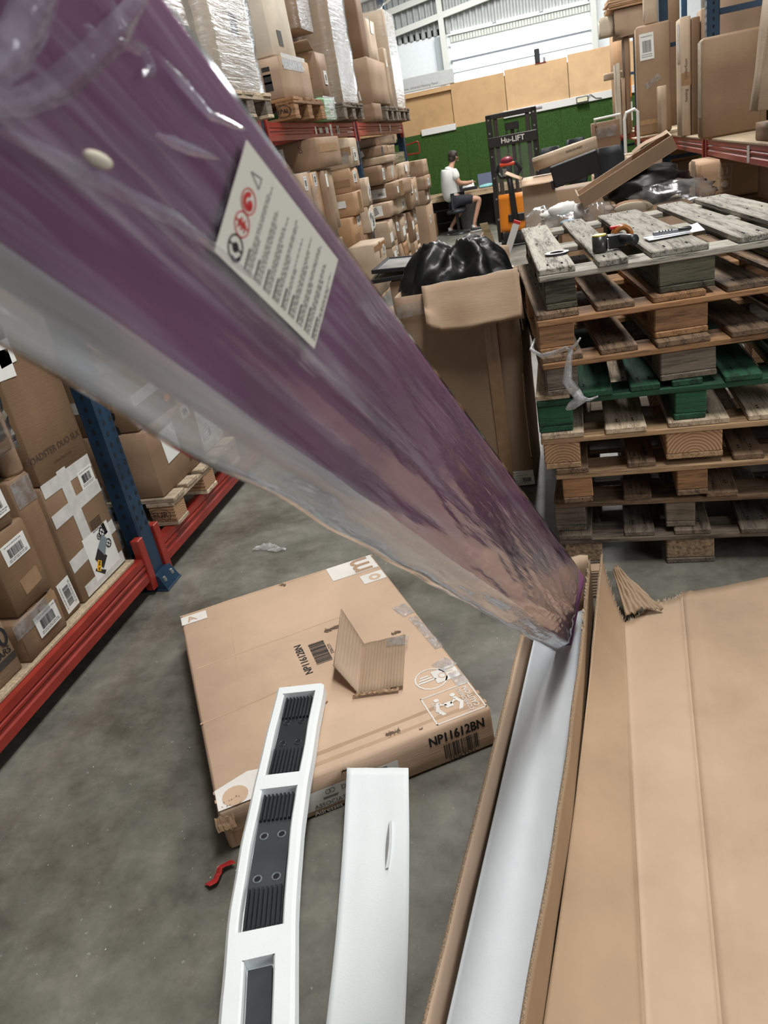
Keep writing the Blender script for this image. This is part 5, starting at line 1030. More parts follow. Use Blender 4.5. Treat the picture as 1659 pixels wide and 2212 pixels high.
BL_ = ['black ribbed bracket in the far pocket of the foam tray', 'grey ribbed bracket with four open holes in the middle tray pocket', 'plain dark grey bracket without ribs or holes in the nearest tray pocket']
for k, (a, b, w) in enumerate(PK):
    a2, b2 = a + .012, b - .012; ww = w - .005
    t = thing('plastic_bracket', BL_[k], 'bracket', tray((a + b) / 2, 0, .0125), 0, 'black brackets in the foam tray'); o0 = Vector(t.location)
    mb = MB(); mb.grid(2, 16, lambda u, v: tray(b2 + (a2 - b2) * v, (u - .5) * 2 * ww, .026) - o0, 0, (0, 0, -.0125)); mb.obj('plate', brk if k == 0 else brg, t)
    if k < 2:
        for s0, s1 in ((a2, a2 + .075 * (1 if k == 0 else 1.1)), (b2 - .085 * (1 if k == 0 else 1.15), b2)):
            rb_ = MB()
            for j in range(8):
                u0 = -ww + 2 * ww * (j + .12) / 8; u1 = -ww + 2 * ww * (j + .88) / 8
                c = [(u0, .026), (u0 + .0015, .034), (u1 - .0015, .034), (u1, .026)]
                p0 = [tray(s0, u, h) - o0 for u, h in c]; p1 = [tray(s1, u, h) - o0 for u, h in c]
                rb_.add(p0 + p1, [(i, 4 + i, 5 + i, i + 1) for i in range(3)] + [(0, 1, 2, 3), (7, 6, 5, 4)])
            rb_.obj('ribbed_pad', brk, t)
        for sc2 in (.34, .66):
            for u in (-.022, .022):
                s = a2 + (b2 - a2) * (sc2 - (.05 if k == 0 else 0)); c = tray(s, u, .026) - o0; M_ = Matrix.Translation(c)
                e = MB().lathe([(.0075, .0003), (.0085, .002), (.0105, .002), (.0115, .0003)], 16, 0, M_).obj('eyelet', brk if k == 0 else plain('eyelet_grey', (0.16, 0.18, 0.19), 0.3), t, True)
                MB().lathe([(0, .0006), (.0076, .0006)], 14, 0, M_).obj('hole', holem, e)
# flat foam strip
A0, B0, A1, B1 = Vector((-.656, 1.472, .125)), Vector((-.487, 1.480, .125)), Vector((-.545, .55, .004)), Vector((-.385, .56, .004))
def stripf(u, v):
    p = A0.lerp(B0, u).lerp(A1.lerp(B1, u), v); k = .125 * (1 - v) ** 1.5 if True else 0
    return Vector((p.x + .012 * math.sin(v * PI) - .006, p.y, .004 + k * (1 - .05 * u) + .004 * noise.noise(Vector((u * 3, v * 5, 8))) + (.008 * max(0, u - .85) / .15 * 0)))
fsn = MB().grid(12, 40, stripf, 0, (0, .0, .008)).obj('foam_strip', plain('foam_sheet', (0.78, 0.84, 0.86), 0.75, vary=0.03, vscale=5, bmp=0.10, bscale=220), None, True)
tag(fsn, 'flat white foam strip with a small slit, leaning against the flat carton', 'foam strip')
p_ = stripf(.70, .17); q_ = stripf(.66, .30)
sl = MB(); dv = (q_ - p_); nn_ = Vector((0, .12, 1)).normalized(); 
for k in range(8):
    a = p_ + dv * (k / 8); b = p_ + dv * ((k + 1) / 8); w0, w1 = .004 * math.sin(PI * k / 8), .004 * math.sin(PI * (k + 1) / 8); up_ = Vector((0, 0, .0125)); sd_ = Vector((1, 0, 0))
    sl.quad(a + up_ - sd_ * w0, b + up_ - sd_ * w1, b + up_ + sd_ * w1, a + up_ + sd_ * w0, 0)
    sl.quad(a + up_ + sd_ * w0, b + up_ + sd_ * w1, b + up_ + sd_ * (w1 + .008) + Vector((0, 0, .004)), a + up_ + sd_ * (w0 + .008) + Vector((0, 0, .004)), 1)
sl.obj('slit', [inkgrey, foam], fsn)
# ================================================================== long open carton with foam lining and spread flaps
lb = thing('long_cardboard_box', 'long narrow open carton lined with white foam, lid flaps spread beside it', 'box', (0, 0, 0))
fine = cardboard('cardboard_flap', (0.52, 0.365, 0.235), flute=0.10); ctx = [fine, plain('corrugated_edge', (0.30, 0.215, 0.14), 0.9, vary=0.6, vscale=330)]
YN, YF = .30, 2.36
def xl(y): return -.329 + .115 * (y - .78)
def xr(y): return -.166 + .118 * (y - .79) + .012 * math.sin((y - .8) * 2.2)
RZ_ = .222
def lw(u, v):
    y = YN + (YF - YN) * v; return (xl(y) - .012 * (1 - u) + .003 * noise.noise(Vector((y * 4, u, 0))), y, .006 + (RZ_ - .006) * u + .004 * noise.noise(Vector((y * 3, 7, u))))
MB().grid(5, 40, lw, 0, (-.007, 0, 0), 1).obj('left_wall', ctx, lb, True)
def rw(u, v):
    y = YN + (YF - YN) * v; return (xr(y) + .004 * noise.noise(Vector((y * 4, u, 3))) - .01 * math.sin(u * PI) * 0, y, .006 + (RZ_ + .02 * max(0, y - 1.9) - .006) * u + .004 * noise.noise(Vector((y * 5, 9, u))))
MB().grid(6, 44, rw, 0, (.007, 0, 0), 1).obj('right_wall', ctx, lb, True)
MB().grid(2, 20, lambda u, v: (xl(YN + (YF - YN) * v) + (xr(YN + (YF - YN) * v) - xl(YN + (YF - YN) * v)) * u, YN + (YF - YN) * v, .006), 0, (0, 0, -.005)).obj('bottom', CB['mid'], lb)
MB().grid(6, 4, lambda u, v: (xl(YF) + (xr(YF) - xl(YF)) * u, YF - .004 + .01 * math.sin(u * 9), .006 + .24 * v), 0, (0, .006, 0), 1).obj('end_wall', ctx, lb, True)
def li(u, v):
    y = YN + (2.30 - YN) * v; x0, x1 = xl(y) + .004, xr(y) - .004; c = (u - .5) * 2
    z = .050 + .055 * abs(c) ** 2.4 * (1 if c < 0 else .5) + .004 * noise.noise(Vector((u * 3, y * 3, 4))) + .018 * math.exp(-((u - .42 - (y - 2.0) * .35) / .06) ** 2) * max(0, min(1, (y - 1.55) / .35))
    return (x0 + (x1 - x0) * u, y, z)
MB().grid(28, 60, li, 0, (0, 0, -.006)).obj('foam_lining', plain('lining_foam', (0.66, 0.71, 0.76), 0.75, vary=0.03, bmp=0.15, bscale=200), lb, True)
# standing inner layer and lid flap
def midl(u, v):
    y = 1.62 + (2.34 - 1.62) * v; return (xr(y) + .016 + .022 * v * v + .006 * u * v, y, .03 + (.03 + .20 * v ** 1.3 + .012 * noise.noise(Vector((v * 9, 2, 0)))) * u)
MB().grid(4, 20, midl, 0, (.006, 0, 0), 1).obj('inner_flap', ctx, lb, True)
def cr1(y): return .05 + (y - .94) * .052
def cr2(y): return .19 + (y - .95) * .095
def fl1(u, v):
    y = YN + .05 + (2.29 - YN - .05) * v; x0 = xr(y) + .010 + .042 * max(0, (y - 1.5) / .8) ** 1.5; x1 = cr1(y)
    far = max(0, (y - 1.45) / .85) ** 1.6; z0 = .05 + .215 * far; z1 = .016
    yy = y + (.05 * (1 - u) * max(0, (v - .8) / .2)) + .006 * noise.noise(Vector((u * 25, 0, 0))) * (1 if v > .97 else 0)
    return (x0 + (x1 - x0) * u, yy, z0 + (z1 - z0) * (u ** .8) - .018 * math.sin(u * PI) * far + .006 * math.exp(-((u - 1) / .03) ** 2) + .004 * noise.noise(Vector((u * 2, y * 3, 0))))
MB().grid(26, 60, fl1, 0, (0, 0, -.006), 1).obj('lid_flap', ctx, lb, True)
def fl2(u, v):
    y0, y1 = .35, 2.28 + .17 * u + .008 * noise.noise(Vector((u * 30, 1, 0))) * 2 - (.03 * math.sin(u * 9)) * .4
    y = y0 + (y1 - y0) * v; x0, x1 = cr1(y), cr2(y)
    return (x0 + (x1 - x0) * u, y, .016 + .006 * (math.exp(-(u / .03) ** 2) + math.exp(-((u - 1) / .03) ** 2)) + .006 * math.sin(u * PI) + .003 * noise.noise(Vector((u * 2, y * 2, 6))))
MB().grid(26, 50, fl2, 0, (0, 0, -.006), 1).obj('lid_panel', ctx, lb, True)
def fl3(u, v):
    y0, y1 = .40, 2.455 + .14 * u + .004 * noise.noise(Vector((u * 30, 5, 0))); y = y0 + (y1 - y0) * v
    x0 = cr2(min(y, 2.43)); return (x0 + u * .62, y + .0, .016 + .0055 * (math.exp(-(u / .012) ** 2) + math.exp(-((u - .05) / .014) ** 2)) + .03 * u * u + .004 * noise.noise(Vector((u * 3, y * 2, 8))))
MB().grid(40, 50, fl3, 0, (0, 0, -.006), 1).obj('side_panel', ctx, lb, True)
# ragged rim of torn paper along the far edges
rg2 = MB(); r = random.Random(5)
for k in range(60):
    u = k / 60; p = Vector(fl1(u, 1)); q = Vector(fl1(min(1, u + .02), 1)); rg2.add([p, q, (p + q) / 2 + Vector((r.uniform(-.006, .006), r.uniform(.004, .02), r.uniform(-.004, .010)))], [(0, 1, 2)])
    p = Vector(fl2(u, 1)); q = Vector(fl2(min(1, u + .02), 1)); rg2.add([p, q, (p + q) / 2 + Vector((r.uniform(-.006, .006), r.uniform(.004, .018), r.uniform(-.002, .012)))], [(0, 1, 2)])
    y = 1.95 + .4 * u; p = Vector((xr(y) + .003, y, RZ_ + .005)); rg2.add([p, p + Vector((.004, .012, 0)), p + Vector((r.uniform(-.006, .01), .006, r.uniform(.002, .018)))], [(0, 1, 2)])
rg2.obj('torn_rim', rawedge, lb)['kind'] = 'stuff'
# torn corrugated tongue, strip behind, film scrap
def tgf(u, v):
    p = Vector((.108, 2.40, .155)).lerp(Vector((.190, 2.305, .035)), v); w = .022 + .105 * v
    return p + Vector(((u - .5) * w, (u - .5) * w * .25, .004 * math.sin(u * 46) + .018 * math.sin(u * PI) + .010 * noise.noise(Vector((u * 6, v * 6, 2)))))
tn = MB().grid(40, 20, tgf, 0, (0, .004, .003), 1).obj('torn_tongue', [CB['flute'], rawedge], lb, True)
stn = thing('corrugated_strip', 'low strip of ridged cardboard on the floor behind the long carton and purple panel', 'cardboard', (-.16, 2.475, 0), .06)
MB().grid(4, 44, lambda u, v: (-.22 + .44 * u, -.012 + .006 * math.sin(v * 44 * 1.3), .002 + .112 * v), 0, (0, .03, 0)).obj('ridged_side', CB['flute'], stn); MB().grid(22, 3, lambda u, v: (-.222 + .446 * u, -.016 + .05 * v, .117 + .007 * noise.noise(Vector((u * 22, v * 6, 0)))), 0, (0, 0, -.004)).obj('crushed_top', CB['inner'], stn)
tape(stn, Frame((-.19, -.02, .02), (1, 0, 0), (0, 0, 1)), 0, 0, .06, .05, .2, cleartape, 'clear_tape')
fsc = MB(); fsc.grid(16, 4, lambda u, v: (-.09 + .18 * u, (v - .5) * .05 * (.3 + math.sin(u * PI)) + .02 * math.sin(u * 5), .006 + .018 * abs(noise.noise(Vector((u * 6, v * 4, 1)))))); tag(fsc.obj('film_scrap', film('white_film', 0.75), None, True, (-1.46, 3.02, 0)), 'scrap of clear film on the bare floor beyond the flat carton', 'scrap')
lt = MB(); r = random.Random(8)
for k in range(150):
    x, y = r.uniform(-1.8, .1), r.uniform(.9, 3.6); s = r.uniform(.001, .004)
    if -1.75 < x < -.2 and abs((x + .9125) * math.cos(.532) + (y - 1.982) * math.sin(.532)) < .45 and abs(-(x + .9125) * math.sin(.532) + (y - 1.982) * math.cos(.532)) < .6: continue
    if x > xl(y) - .05 and y < 2.4: continue
    lt.add([(x, y, .0008), (x + s, y + s * .3, .0012), (x + s * .4, y + s * 1.5, .0016)], [(0, 1, 2)])
o = lt.obj('litter', paper); tag(o, 'tiny paper crumbs scattered over the concrete floor', 'litter', kind='stuff')
# ================================================================== the purple panel in its plastic sleeve
E1 = Vector((-.004, 2.20, .2515)); PD = Vector((.094, .759, -.644)).normalized(); PWv = Vector((-.256, -.607, -.753)); PWv = (PWv - PD * PWv.dot(PD)).normalized(); PN = PWv.cross(PD)
if PN.x < 0: PN = -PN
PWID = .20; PLEN = 2.62
def pwid(t): return .222 - .0175 * t
def pp_(t, c, n): return E1 - PD * t + PWv * c + PN * n
pn = thing('upholstered_panel', 'long purple padded panel in a clear plastic sleeve, slanting up from the long carton', 'panel', E1)
velvet = plain('purple_velvet', (0.135, 0.034, 0.108), 0.8, vary=0.22, vscale=5, sheen=0.25)
velvet.node_tree.nodes['Principled BSDF'].inputs['Sheen Tint'].default_value = (0.7, 0.35, 0.65, 1)
prof = []
hwid, th, rd = PWID / 2, .05, .007
for cx_, cy_, a0 in ((PWID - rd, -rd, 0), (rd, -rd, 1), (rd, -th + rd, 2), (PWID - rd, -th + rd, 3)):
    for k in range(5):
        a = PI / 2 * (a0 + k / 4); prof.append((cx_ + rd * math.cos(a), cy_ + rd * math.sin(a)))
body = MB(); NT = 60
for i in range(NT + 1):
    t = -.02 + (PLEN + .02) * i / NT
    body.v += [tuple(pp_(t, c * (pwid(t) + .010) / PWID - .010, n + .002 * noise.noise(Vector((t * 4, c * 12, 0)))) - E1) for c, n in prof]
m_ = len(prof)
for i in range(NT):
    for k in range(m_): body.f.append((i * m_ + k, i * m_ + (k + 1) % m_, (i + 1) * m_ + (k + 1) % m_, (i + 1) * m_ + k))
body.f += [tuple(range(m_)), tuple(NT * m_ + k for k in range(m_ - 1, -1, -1))]; body.m = [0] * len(body.f)
body.obj('padded_body', velvet, pn, True)
# sleeve: front sheet with folds, slack edge below, back sheet
SL = .040
def ridge(x): return max(0.0, 1 - abs(x) * 3.2) ** 1.5
def fold(t, c):
    """long soft folds that fan out from the far end, plus short tucks near the top edge"""
    a = (c + .045 * (t - 1.2)) * 30; b = (c - .03 * t) * 19
    k = ridge(noise.noise(Vector((a * .42, t * .55, 1)))) + .8 * ridge(noise.noise(Vector((b * .6, t * .8, 6)))) + .5 * ridge(noise.noise(Vector((c * 55 + t * 6, t * 2.2, 3))))
    k2 = noise.noise(Vector((t * 5, c * 20, 2))) * .5 + noise.noise(Vector((t * 16 + c * 30, c * 50, 9))) * .22
    amt = .12 + .88 * min(1, max(0, (c - .02) / .11)); lab = 1 - max(0, 1 - abs(t - 2.08) / .11) * max(0, 1 - abs(c - .055) / .06)
    return (.0075 * amt * k + .0022 * max(-1, k2) + .002) * (.25 + .75 * lab)
def slv(i, k, nk):
    t = -.10 + (PLEN + .12) * i
    tp = min(1.0, max(0.0, (t + .10) / .25)); PW = pwid(t); w1 = PW + SL
    s = k / nk
    if s < .62: c = -.010 + (w1 + .010) * (s / .62); n = (.004 + fold(t, c)) * min(1, max(0, (c + .010) / .035)) - max(0, (c - PW) / SL) * .028
    elif s < .93: c = w1 - (w1 + .010) * ((s - .62) / .31); n = -.055 + max(0, (c - PW) / SL) * .028 - .004 * abs(noise.noise(Vector((t * 3, c * 9, 4))))
    else: c = -.010 - .001 * math.sin((s - .93) / .07 * PI); n = -.052 + .052 * ((s - .93) / .07)
    if t < .15: c = c + (.08 - c) * (1 - tp) * .5; n = n + (-.025 - n) * (1 - tp) * .8
    edge = max(0, (c - PW) / SL); c += edge * .008 * noise.noise(Vector((t * 6, 0, 3)))
    return pp_(t, c, n) - E1
sv = MB(); NI, NK = 170, 64
sv.v = [tuple(slv(i / NI, k, NK)) for i in range(NI + 1) for k in range(NK)]
sv.f = [(i * NK + k, i * NK + (k + 1) % NK, (i + 1) * NK + (k + 1) % NK, (i + 1) * NK + k) for i in range(NI) for k in range(NK)]; sv.m = [0] * len(sv.f)
for q in range(len(sv.f)):
    k = q % NK
    if (.508 + .024 * max(0, 1 - (q // NK) / NI / .9)) < (k + .5) / NK < .70 or (q // NK) < 9: sv.m[q] = 1
so_ = sv.obj('plastic_sleeve', [bagfilm, bagedge], pn, True)
uvl = so_.data.uv_layers.new(name='sleeve')
for lp_i in so_.data.loops:
    vi = lp_i.vertex_index; i_, k_ = vi // NK, vi % NK; s_ = k_ / NK
    uvl.data[lp_i.index].uv = (-.10 + (PLEN + .12) * i_ / NI, (.23 * s_ / .62 if s_ < .62 else .23 + .23 * (s_ - .62) / .38))
# warning label on the sleeve
wl = MB(); Fl = Frame(pp_(2.155, .018, .0115) - E1, PD, -PWv)
if Fl.n.dot(PN) < 0: Fl = Frame(pp_(2.155, .018, .0115) - E1, PD, -PWv)
T0, T1, C0, C1 = 2.155, 2.000, .016, .100
def lp(t, c, h=0.0): return pp_(t, c, .0088 + h) - E1
wl.hexa([lp(T0, C1, -.0006), lp(T1, C1, -.0006), lp(T1, C0, -.0006), lp(T0, C0, -.0006), lp(T0, C1), lp(T1, C1), lp(T1, C0), lp(T0, C0)], 0)
LF = Frame(lp(T0, C0), PD, PWv)          # u along the panel, v across it
LW, LH = T0 - T1, C1 - C0
def lrect(u0, u1, v0, v1, mi, h=.0006): wl.quad(*[LF.o + LF.u * u + LF.v * v + PN * h for u, v in ((u0, v0), (u1, v0), (u1, v1), (u0, v1))], mi)
def ldisc(u, v, r0, r1, mi, h=.0006, n=22, a0=0, a1=2 * PI):
    for k in range(n):
        t0, t1 = a0 + (a1 - a0) * k / n, a0 + (a1 - a0) * (k + 1) / n
        wl.quad(*[LF.o + LF.u * (u + r * math.cos(t)) + LF.v * (v + r * math.sin(t)) + PN * h for r, t in ((r0, t0), (r1, t0), (r1, t1), (r0, t1))], mi)
r = random.Random(12)
ldisc(.019, LH * .83, .0078, .0092, 1); ldisc(.019, LH * .83, 0, .0036, 1); ldisc(.0205, LH * .86, .0045, .0075, 1, a0=.2, a1=2.2); lrect(.0105, .0275, LH * .83 - .0006, LH * .83 + .0006, 1, .0009)
ldisc(.019, LH * .62, .0082, .0092, 2); lrect(.0105, .0275, LH * .62 - .0006, LH * .62 + .0006, 2); 
for k in range(5): lrect(.0145 + k * .002, .0158 + k * .002, LH * .62 - .0022 * (1 + (k % 2)), LH * .62 + .0022 * (1 + (k + 1) % 2), 2)
ldisc(.019, LH * .41, .0082, .0092, 2); ldisc(.019, LH * .41, .003, .0066, 2, a0=.4, a1=4.8); ldisc(.0215, LH * .41 + .001, 0, .0032, 2)
tri = [(.013, LH * .18), (.026, LH * .14), (.026, LH * .24)]
for (a, b), (c, d) in zip(tri, tri[1:] + tri[:1]):
    v = Vector((c - a, d - b)).normalized(); q = Vector((-v.y, v.x)) * .0005
    wl.quad(*[LF.o + LF.u * x + LF.v * y + PN * .0006 for x, y in ((a - q.x, b - q.y), (c - q.x, d - q.y), (c + q.x, d + q.y), (a + q.x, b + q.y))], 3)
u = .034; par = 0
while u < LW - .006:
    nl = r.choice((2, 3, 3)); 
    hd = LH * .93; lrect(u, u + .0014, hd - LH * r.uniform(.18, .26), hd, 1); u += .0030
    for k in range(nl):
        v = hd; e = LH * r.uniform(.05, .30)
        if k == nl - 1: e = LH * r.uniform(.3, .6)
        while v > e:
            w = LH * r.uniform(.02, .07); lrect(u, u + .0011, max(v - w, e), v, 3); v -= w + LH * .012
        u += .0026
    u += .0034
wl.obj('warning_label', [plain('label_cream', (0.72, 0.70, 0.62), 0.6), ink, inkred, inkgrey], pn)
ck = MB().blob((0, 0, 0), (.008, .003, .004), 10, 8).obj('foam_crumb', plain('cream_paper', (0.62, 0.57, 0.46), 0.7), pn, True); ck.location = pp_(2.27, .115, .016) - E1; ck.rotation_euler = (0, .6, .5)
# raised tucks in the slack film near the open end
tuck = film('tuck_film', 0.45, rough=0.09, scale=(9, 9, 9), lo=0.08, gl=2.2, tint=(0.62, 0.60, 0.74))
TK = [([(2.266, .003), (2.271, .019), (2.277, .044), (2.287, .069), (2.298, .093), (2.311, .113), (2.331, .132), (2.36, .15)], .0030), ([(2.318, .05), (2.323, .073), (2.325, .092), (2.329, .109), (2.34, .13)], .0042), ([(2.276, .047), (2.257, .037), (2.247, .04), (2.253, .05)], .0014),
      ([(2.233, .071), (2.206, .060), (2.176, .046)], .0013), ([(2.324, .137), (2.294, .128), (2.253, .118), (2.195, .103), (2.167, .099), (2.10, .092)], .0018), ([(2.296, .058), (2.287, .054)], .0010), ([(2.255, .032), (2.22, .029), (2.195, .028), (2.16, .012)], .0013), ([(2.287, .033), (2.27, .038)], .0010)]
for pts, r0 in TK:
    p = []
    for (a, b), (c, d) in zip(pts, pts[1:]):
        for k in range(5): p.append((a + (c - a) * k / 5, b + (d - b) * k / 5))
    p.append(pts[-1]); m_ = len(p); tv = MB()
    def tkf(u, v):
        i_ = min(int(u * (m_ - 1) + 1e-6), m_ - 2); q = u * (m_ - 1) - i_; t = p[i_][0] + (p[i_ + 1][0] - p[i_][0]) * q; c = p[i_][1] + (p[i_ + 1][1] - p[i_][1]) * q
        dt, dc = p[i_ + 1][0] - p[i_][0], p[i_ + 1][1] - p[i_][1]; ln = math.hypot(dt, dc); wv = (v - .5) * 4.4 * r0 * (.25 + math.sin(u * PI) ** .6) * (1 + .3 * noise.noise(Vector((u * 5, pts[0][0] * 9, 0))))
        return pp_(t - dc / ln * wv, c + dt / ln * wv, .0085 + r0 * 1.6 * math.sin(v * PI) ** 1.4 + .001 * noise.noise(Vector((u * 9, v * 3, c * 9)))) - E1
    tv.grid(m_ - 1, 6, tkf); tv.obj('film_tuck', tuck, pn, True)
# ================================================================== desk, stacker and seated worker at the back
dk = thing('work_desk', 'long wooden-topped work desk against the green turf wall', 'desk', (0, 0, 0))
pin = wood('desk_pine', (0.50, 0.38, 0.24), (0.34, 0.24, 0.14), 'x')
MB().bbox(-2.75, -.35, 15.98, 16.85, .67, .71, .006).obj('desk_top', pin, dk); MB().bbox(-2.75, -.35, 15.98, 16.03, .60, .67, .004).obj('apron', pin, dk)
for x in (-2.70, -1.15, -.42):
    for y in (16.05, 16.78): MB().bbox(x - .03, x + .03, y - .03, y + .03, 0, .67, .004).obj('leg', blackp, dk)
MB().box(-2.66, -.46, 16.7, 16.72, 0, .6).obj('back_board', plain('dark_board', (0.03, 0.028, 0.026), 0.7), dk)
for z in (.18, .42): MB().box(-2.55, -1.95, 16.1, 16.6, z, z + .02).obj('drawer_shelf', blackp, dk)
o = MB().bbox(-.015, .015, -.2, .2, 0, .60, .004).obj('white_board', white_p, None, False, (-2.60, 15.75, 0), (0, .04, .2)); tag(o, 'white board leaning at the left end of the work desk', 'board')
carton('narrow brown carton standing under the left end of the desk', -2.42, -2.30, 15.75, 15.95, 0, .42, 'dark', tapes='')
gbn = thing('grey_bin', 'grey plastic bin under the desk behind the seated worker', 'bin', (-1.72, 16.25, 0)); MB().lathe([(0, 0), (.15, 0), (.19, .5), (.2, .5), (.2, .52), (.18, .52), (.14, .02), (0, .02)], 20).obj('bin_body', plain('bin_grey', (0.25, 0.26, 0.27), 0.45, vary=0.15), gbn, True)
lp_ = thing('laptop', 'dark blue laptop standing open on the desk behind the mast', 'laptop', (-1.30, 16.45, .711), .1)
MB().bbox(-.17, .17, -.24, 0, 0, .02, .004).obj('keyboard_base', blackp, lp_); MB().bbox(-.17, .17, -.01, .01, 0.02, .25, .004, 0, Matrix.Rotation(-.25, 4, 'X')).obj('screen', plain('laptop_blue', (0.05, 0.07, 0.14), 0.4), lp_)
sn = thing('label_printer', 'grey and white wedge-shaped desk printer in front of the worker', 'printer', (-1.66, 16.25, .711), .2)
MB().hexa([(-.13, -.1, 0), (.13, -.1, 0), (.13, .1, 0), (-.13, .1, 0), (-.10, -.02, .08), (.11, .0, .17), (.11, .08, .17), (-.10, .06, .08)]).obj('printer_body', plain('printer_grey', (0.45, 0.47, 0.47), 0.4), sn); MB().bbox(-.16, .17, -.14, -.10, 0, .06, .008).obj('front_tray', blackp, sn)
MB().bbox(-.20, -.12, -.05, .09, 0, .10, .006).obj('side_unit', blackp, sn)
o = MB().blob((0, 0, 0), (.16, .09, .035), 16, 10, lambda d: 1 + .3 * noise.noise(d * 4)).obj('cloth', plain('cyan_cloth', (0.25, 0.55, 0.58), 0.8), None, True, (-1.28, 16.08, .742), (0, 0, .3)); tag(o, 'pale turquoise cloth bunched on the front of the desk', 'cloth')
o = MB().bbox(-.14, .14, -.06, .06, 0, .012, .003).obj('parcel', CB['light'], None, False, (-1.95, 16.12, .711), (0, 0, .3)); tag(o, 'flat brown parcel on the desk by the worker, red at one end', 'parcel'); MB().box(-.142, -.06, -.061, .061, .0121, .0135).obj('red_end', inkred, o)
wt = MB().grid(2, 6, lambda u, v: (-.15 + .12 * u + .1 * (v - .5), .0 + .1 * v, .42 * (1 - v)), 0, (.0, .02, 0)).obj('wooden_ramp', pin, None, False, (-.96, 12.4, 0)); tag(wt, 'pale wooden board leaning left of the orange stacker', 'board')
# pallet stacker
pk = thing('pallet_stacker', 'orange and black walk-behind pallet stacker with a tall mast', 'stacker', (-.56, 12.75, 0), -.03)
mastm = plain('mast_black', (0.022, 0.020, 0.019), 0.4)
for sx_ in (-1, 1):
    MB().bbox(sx_ * .33 - .04, sx_ * .33 + .04, .0, .14, .06, 1.86, .006).obj('mast_rail', mastm, pk); MB().bbox(sx_ * .235 - .03, sx_ * .235 + .03, .02, .12, .06, 1.80, .004).obj('inner_rail', plain('mast_brown', (0.045, 0.035, 0.03), 0.45), pk)
    for z in (.4, .7, 1.0, 1.3, 1.62, 1.8): MB().lathe([(0, 0), (.014, 0), (.014, -.01)], 8, 0, Matrix.Translation((sx_ * .33, -.002, z)) @ Matrix.Rotation(PI / 2, 4, 'X')).obj('bolt', steel, pk)
    c = MB()
    for k in range(38):
        z = .45 + k * .032; c.bbox(sx_ * .085 - .012 - (.006 if k % 2 else 0), sx_ * .085 + .012 + (.006 if k % 2 else 0), .04, .06, z, z + .028, .003)
    c.obj('lift_chain', plain('chain_steel', (0.06, 0.06, 0.06), 0.4, 0.6), pk)['kind'] = 'stuff'
    MB().bbox(sx_ * .24 - .08, sx_ * .24 + .08, .25, 1.3, .05, .10, .01).obj('fork', mastm, pk)
    MB().lathe([(0, -.03), (.05, -.03), (.055, -.02), (.055, .02), (.05, .03), (0, .03)], 16, 0, Matrix.Translation((sx_ * .28, -.1, .055)) @ Matrix.Rotation(PI / 2, 4, 'Y')).obj('wheel', blackp, pk, True)
MB().bbox(-.37, .37, .0, .10, 1.80, 1.87, .006).obj('mast_top', mastm, pk); MB().bbox(-.33, .33, .0, .10, .30, .38, .006).obj('mast_cross', mastm, pk)
MB().tube([(0, .08, .1), (0, .08, 1.72)], .028, 10).obj('lift_ram', mastm, pk); MB().bbox(-.10, .10, .03, .12, 1.62, 1.72, .006).obj('chain_head', mastm, pk)
tbm = MB().bbox(-.36, .36, -.03, .0, 1.42, 1.56, .006).obj('name_bar', mastm, pk); lettering(pk, Frame((0, -.031, 1.49), (1, 0, 0), (0, 0, 1)), 0, 0, .105, 'Hu-LIFT', whiteprint, 0, .035, 1.0, .001)
MB().box(-.30, .30, -.012, -.008, .42, 1.40).obj('guard_pane', film('guard_pane', .05, scale=(1, 1, 1), gl=.5), pk)
org = plain('orange_shell', (0.80, 0.25, 0.015), 0.32, coat=.3)
def shell(u, v):
    a = -1 + 2 * u; w = .31 - .02 * v; d = .17 * (1 - .55 * abs(a) ** 3) * (1 - .35 * v); return (a * w, -.06 - d, .22 + .53 * v)
sh = MB(); sh.grid(16, 8, shell, 0, lambda u, v: Vector((0, .24 - .1 * (1 - abs(2 * u - 1) ** 3), 0))); sh.obj('orange_cover', org, pk, True)
MB().bbox(-.26, .26, -.24, .0, .03, .22, .02).obj('chassis', blackp, pk, True); MB().bbox(-.16, .12, -.245, -.10, .36, .47, .01).obj('dark_panel', blackp, pk)
MB().bbox(.10, .25, -.02, .03, .40, .80, .02).obj('side_cover', org, pk, True)
MB().tube([(-.05, -.26, .30), (-.07, -.27, .8), (-.09, -.30, 1.08)], [.05, .045, .04], 12).obj('tiller_arm', blackp, pk, True)
hd = MB().tube([(-.25, -.30, 1.08), (-.22, -.33, 1.17), (-.09, -.34, 1.19), (.05, -.33, 1.17), (.09, -.30, 1.08), (.04, -.30, 1.01), (-.09, -.31, .99), (-.20, -.30, 1.01), (-.25, -.30, 1.08)], .028, 8).obj('tiller_loop', blackp, pk, True)
MB().bbox(-.15, -.03, -.36, -.27, 1.0, 1.20, .015).obj('tiller_head', plain('tiller_grey', (0.05, 0.05, 0.052), 0.45), pk, True)
MB().blob((-.09, -.34, 1.23), (.09, .05, .05), 14, 10).obj('red_button', plain('maroon_cap', (0.22, 0.02, 0.05), 0.4), pk, True); MB().bbox(-.20, .02, -.37, -.32, 1.15, 1.20, .01).obj('red_grip', plain('red_grip', (0.70, 0.08, 0.03), 0.4), pk, True)
MB().bbox(-.16, -.10, -.38, -.36, 1.02, 1.12, .004).obj('lever', steel, pk)
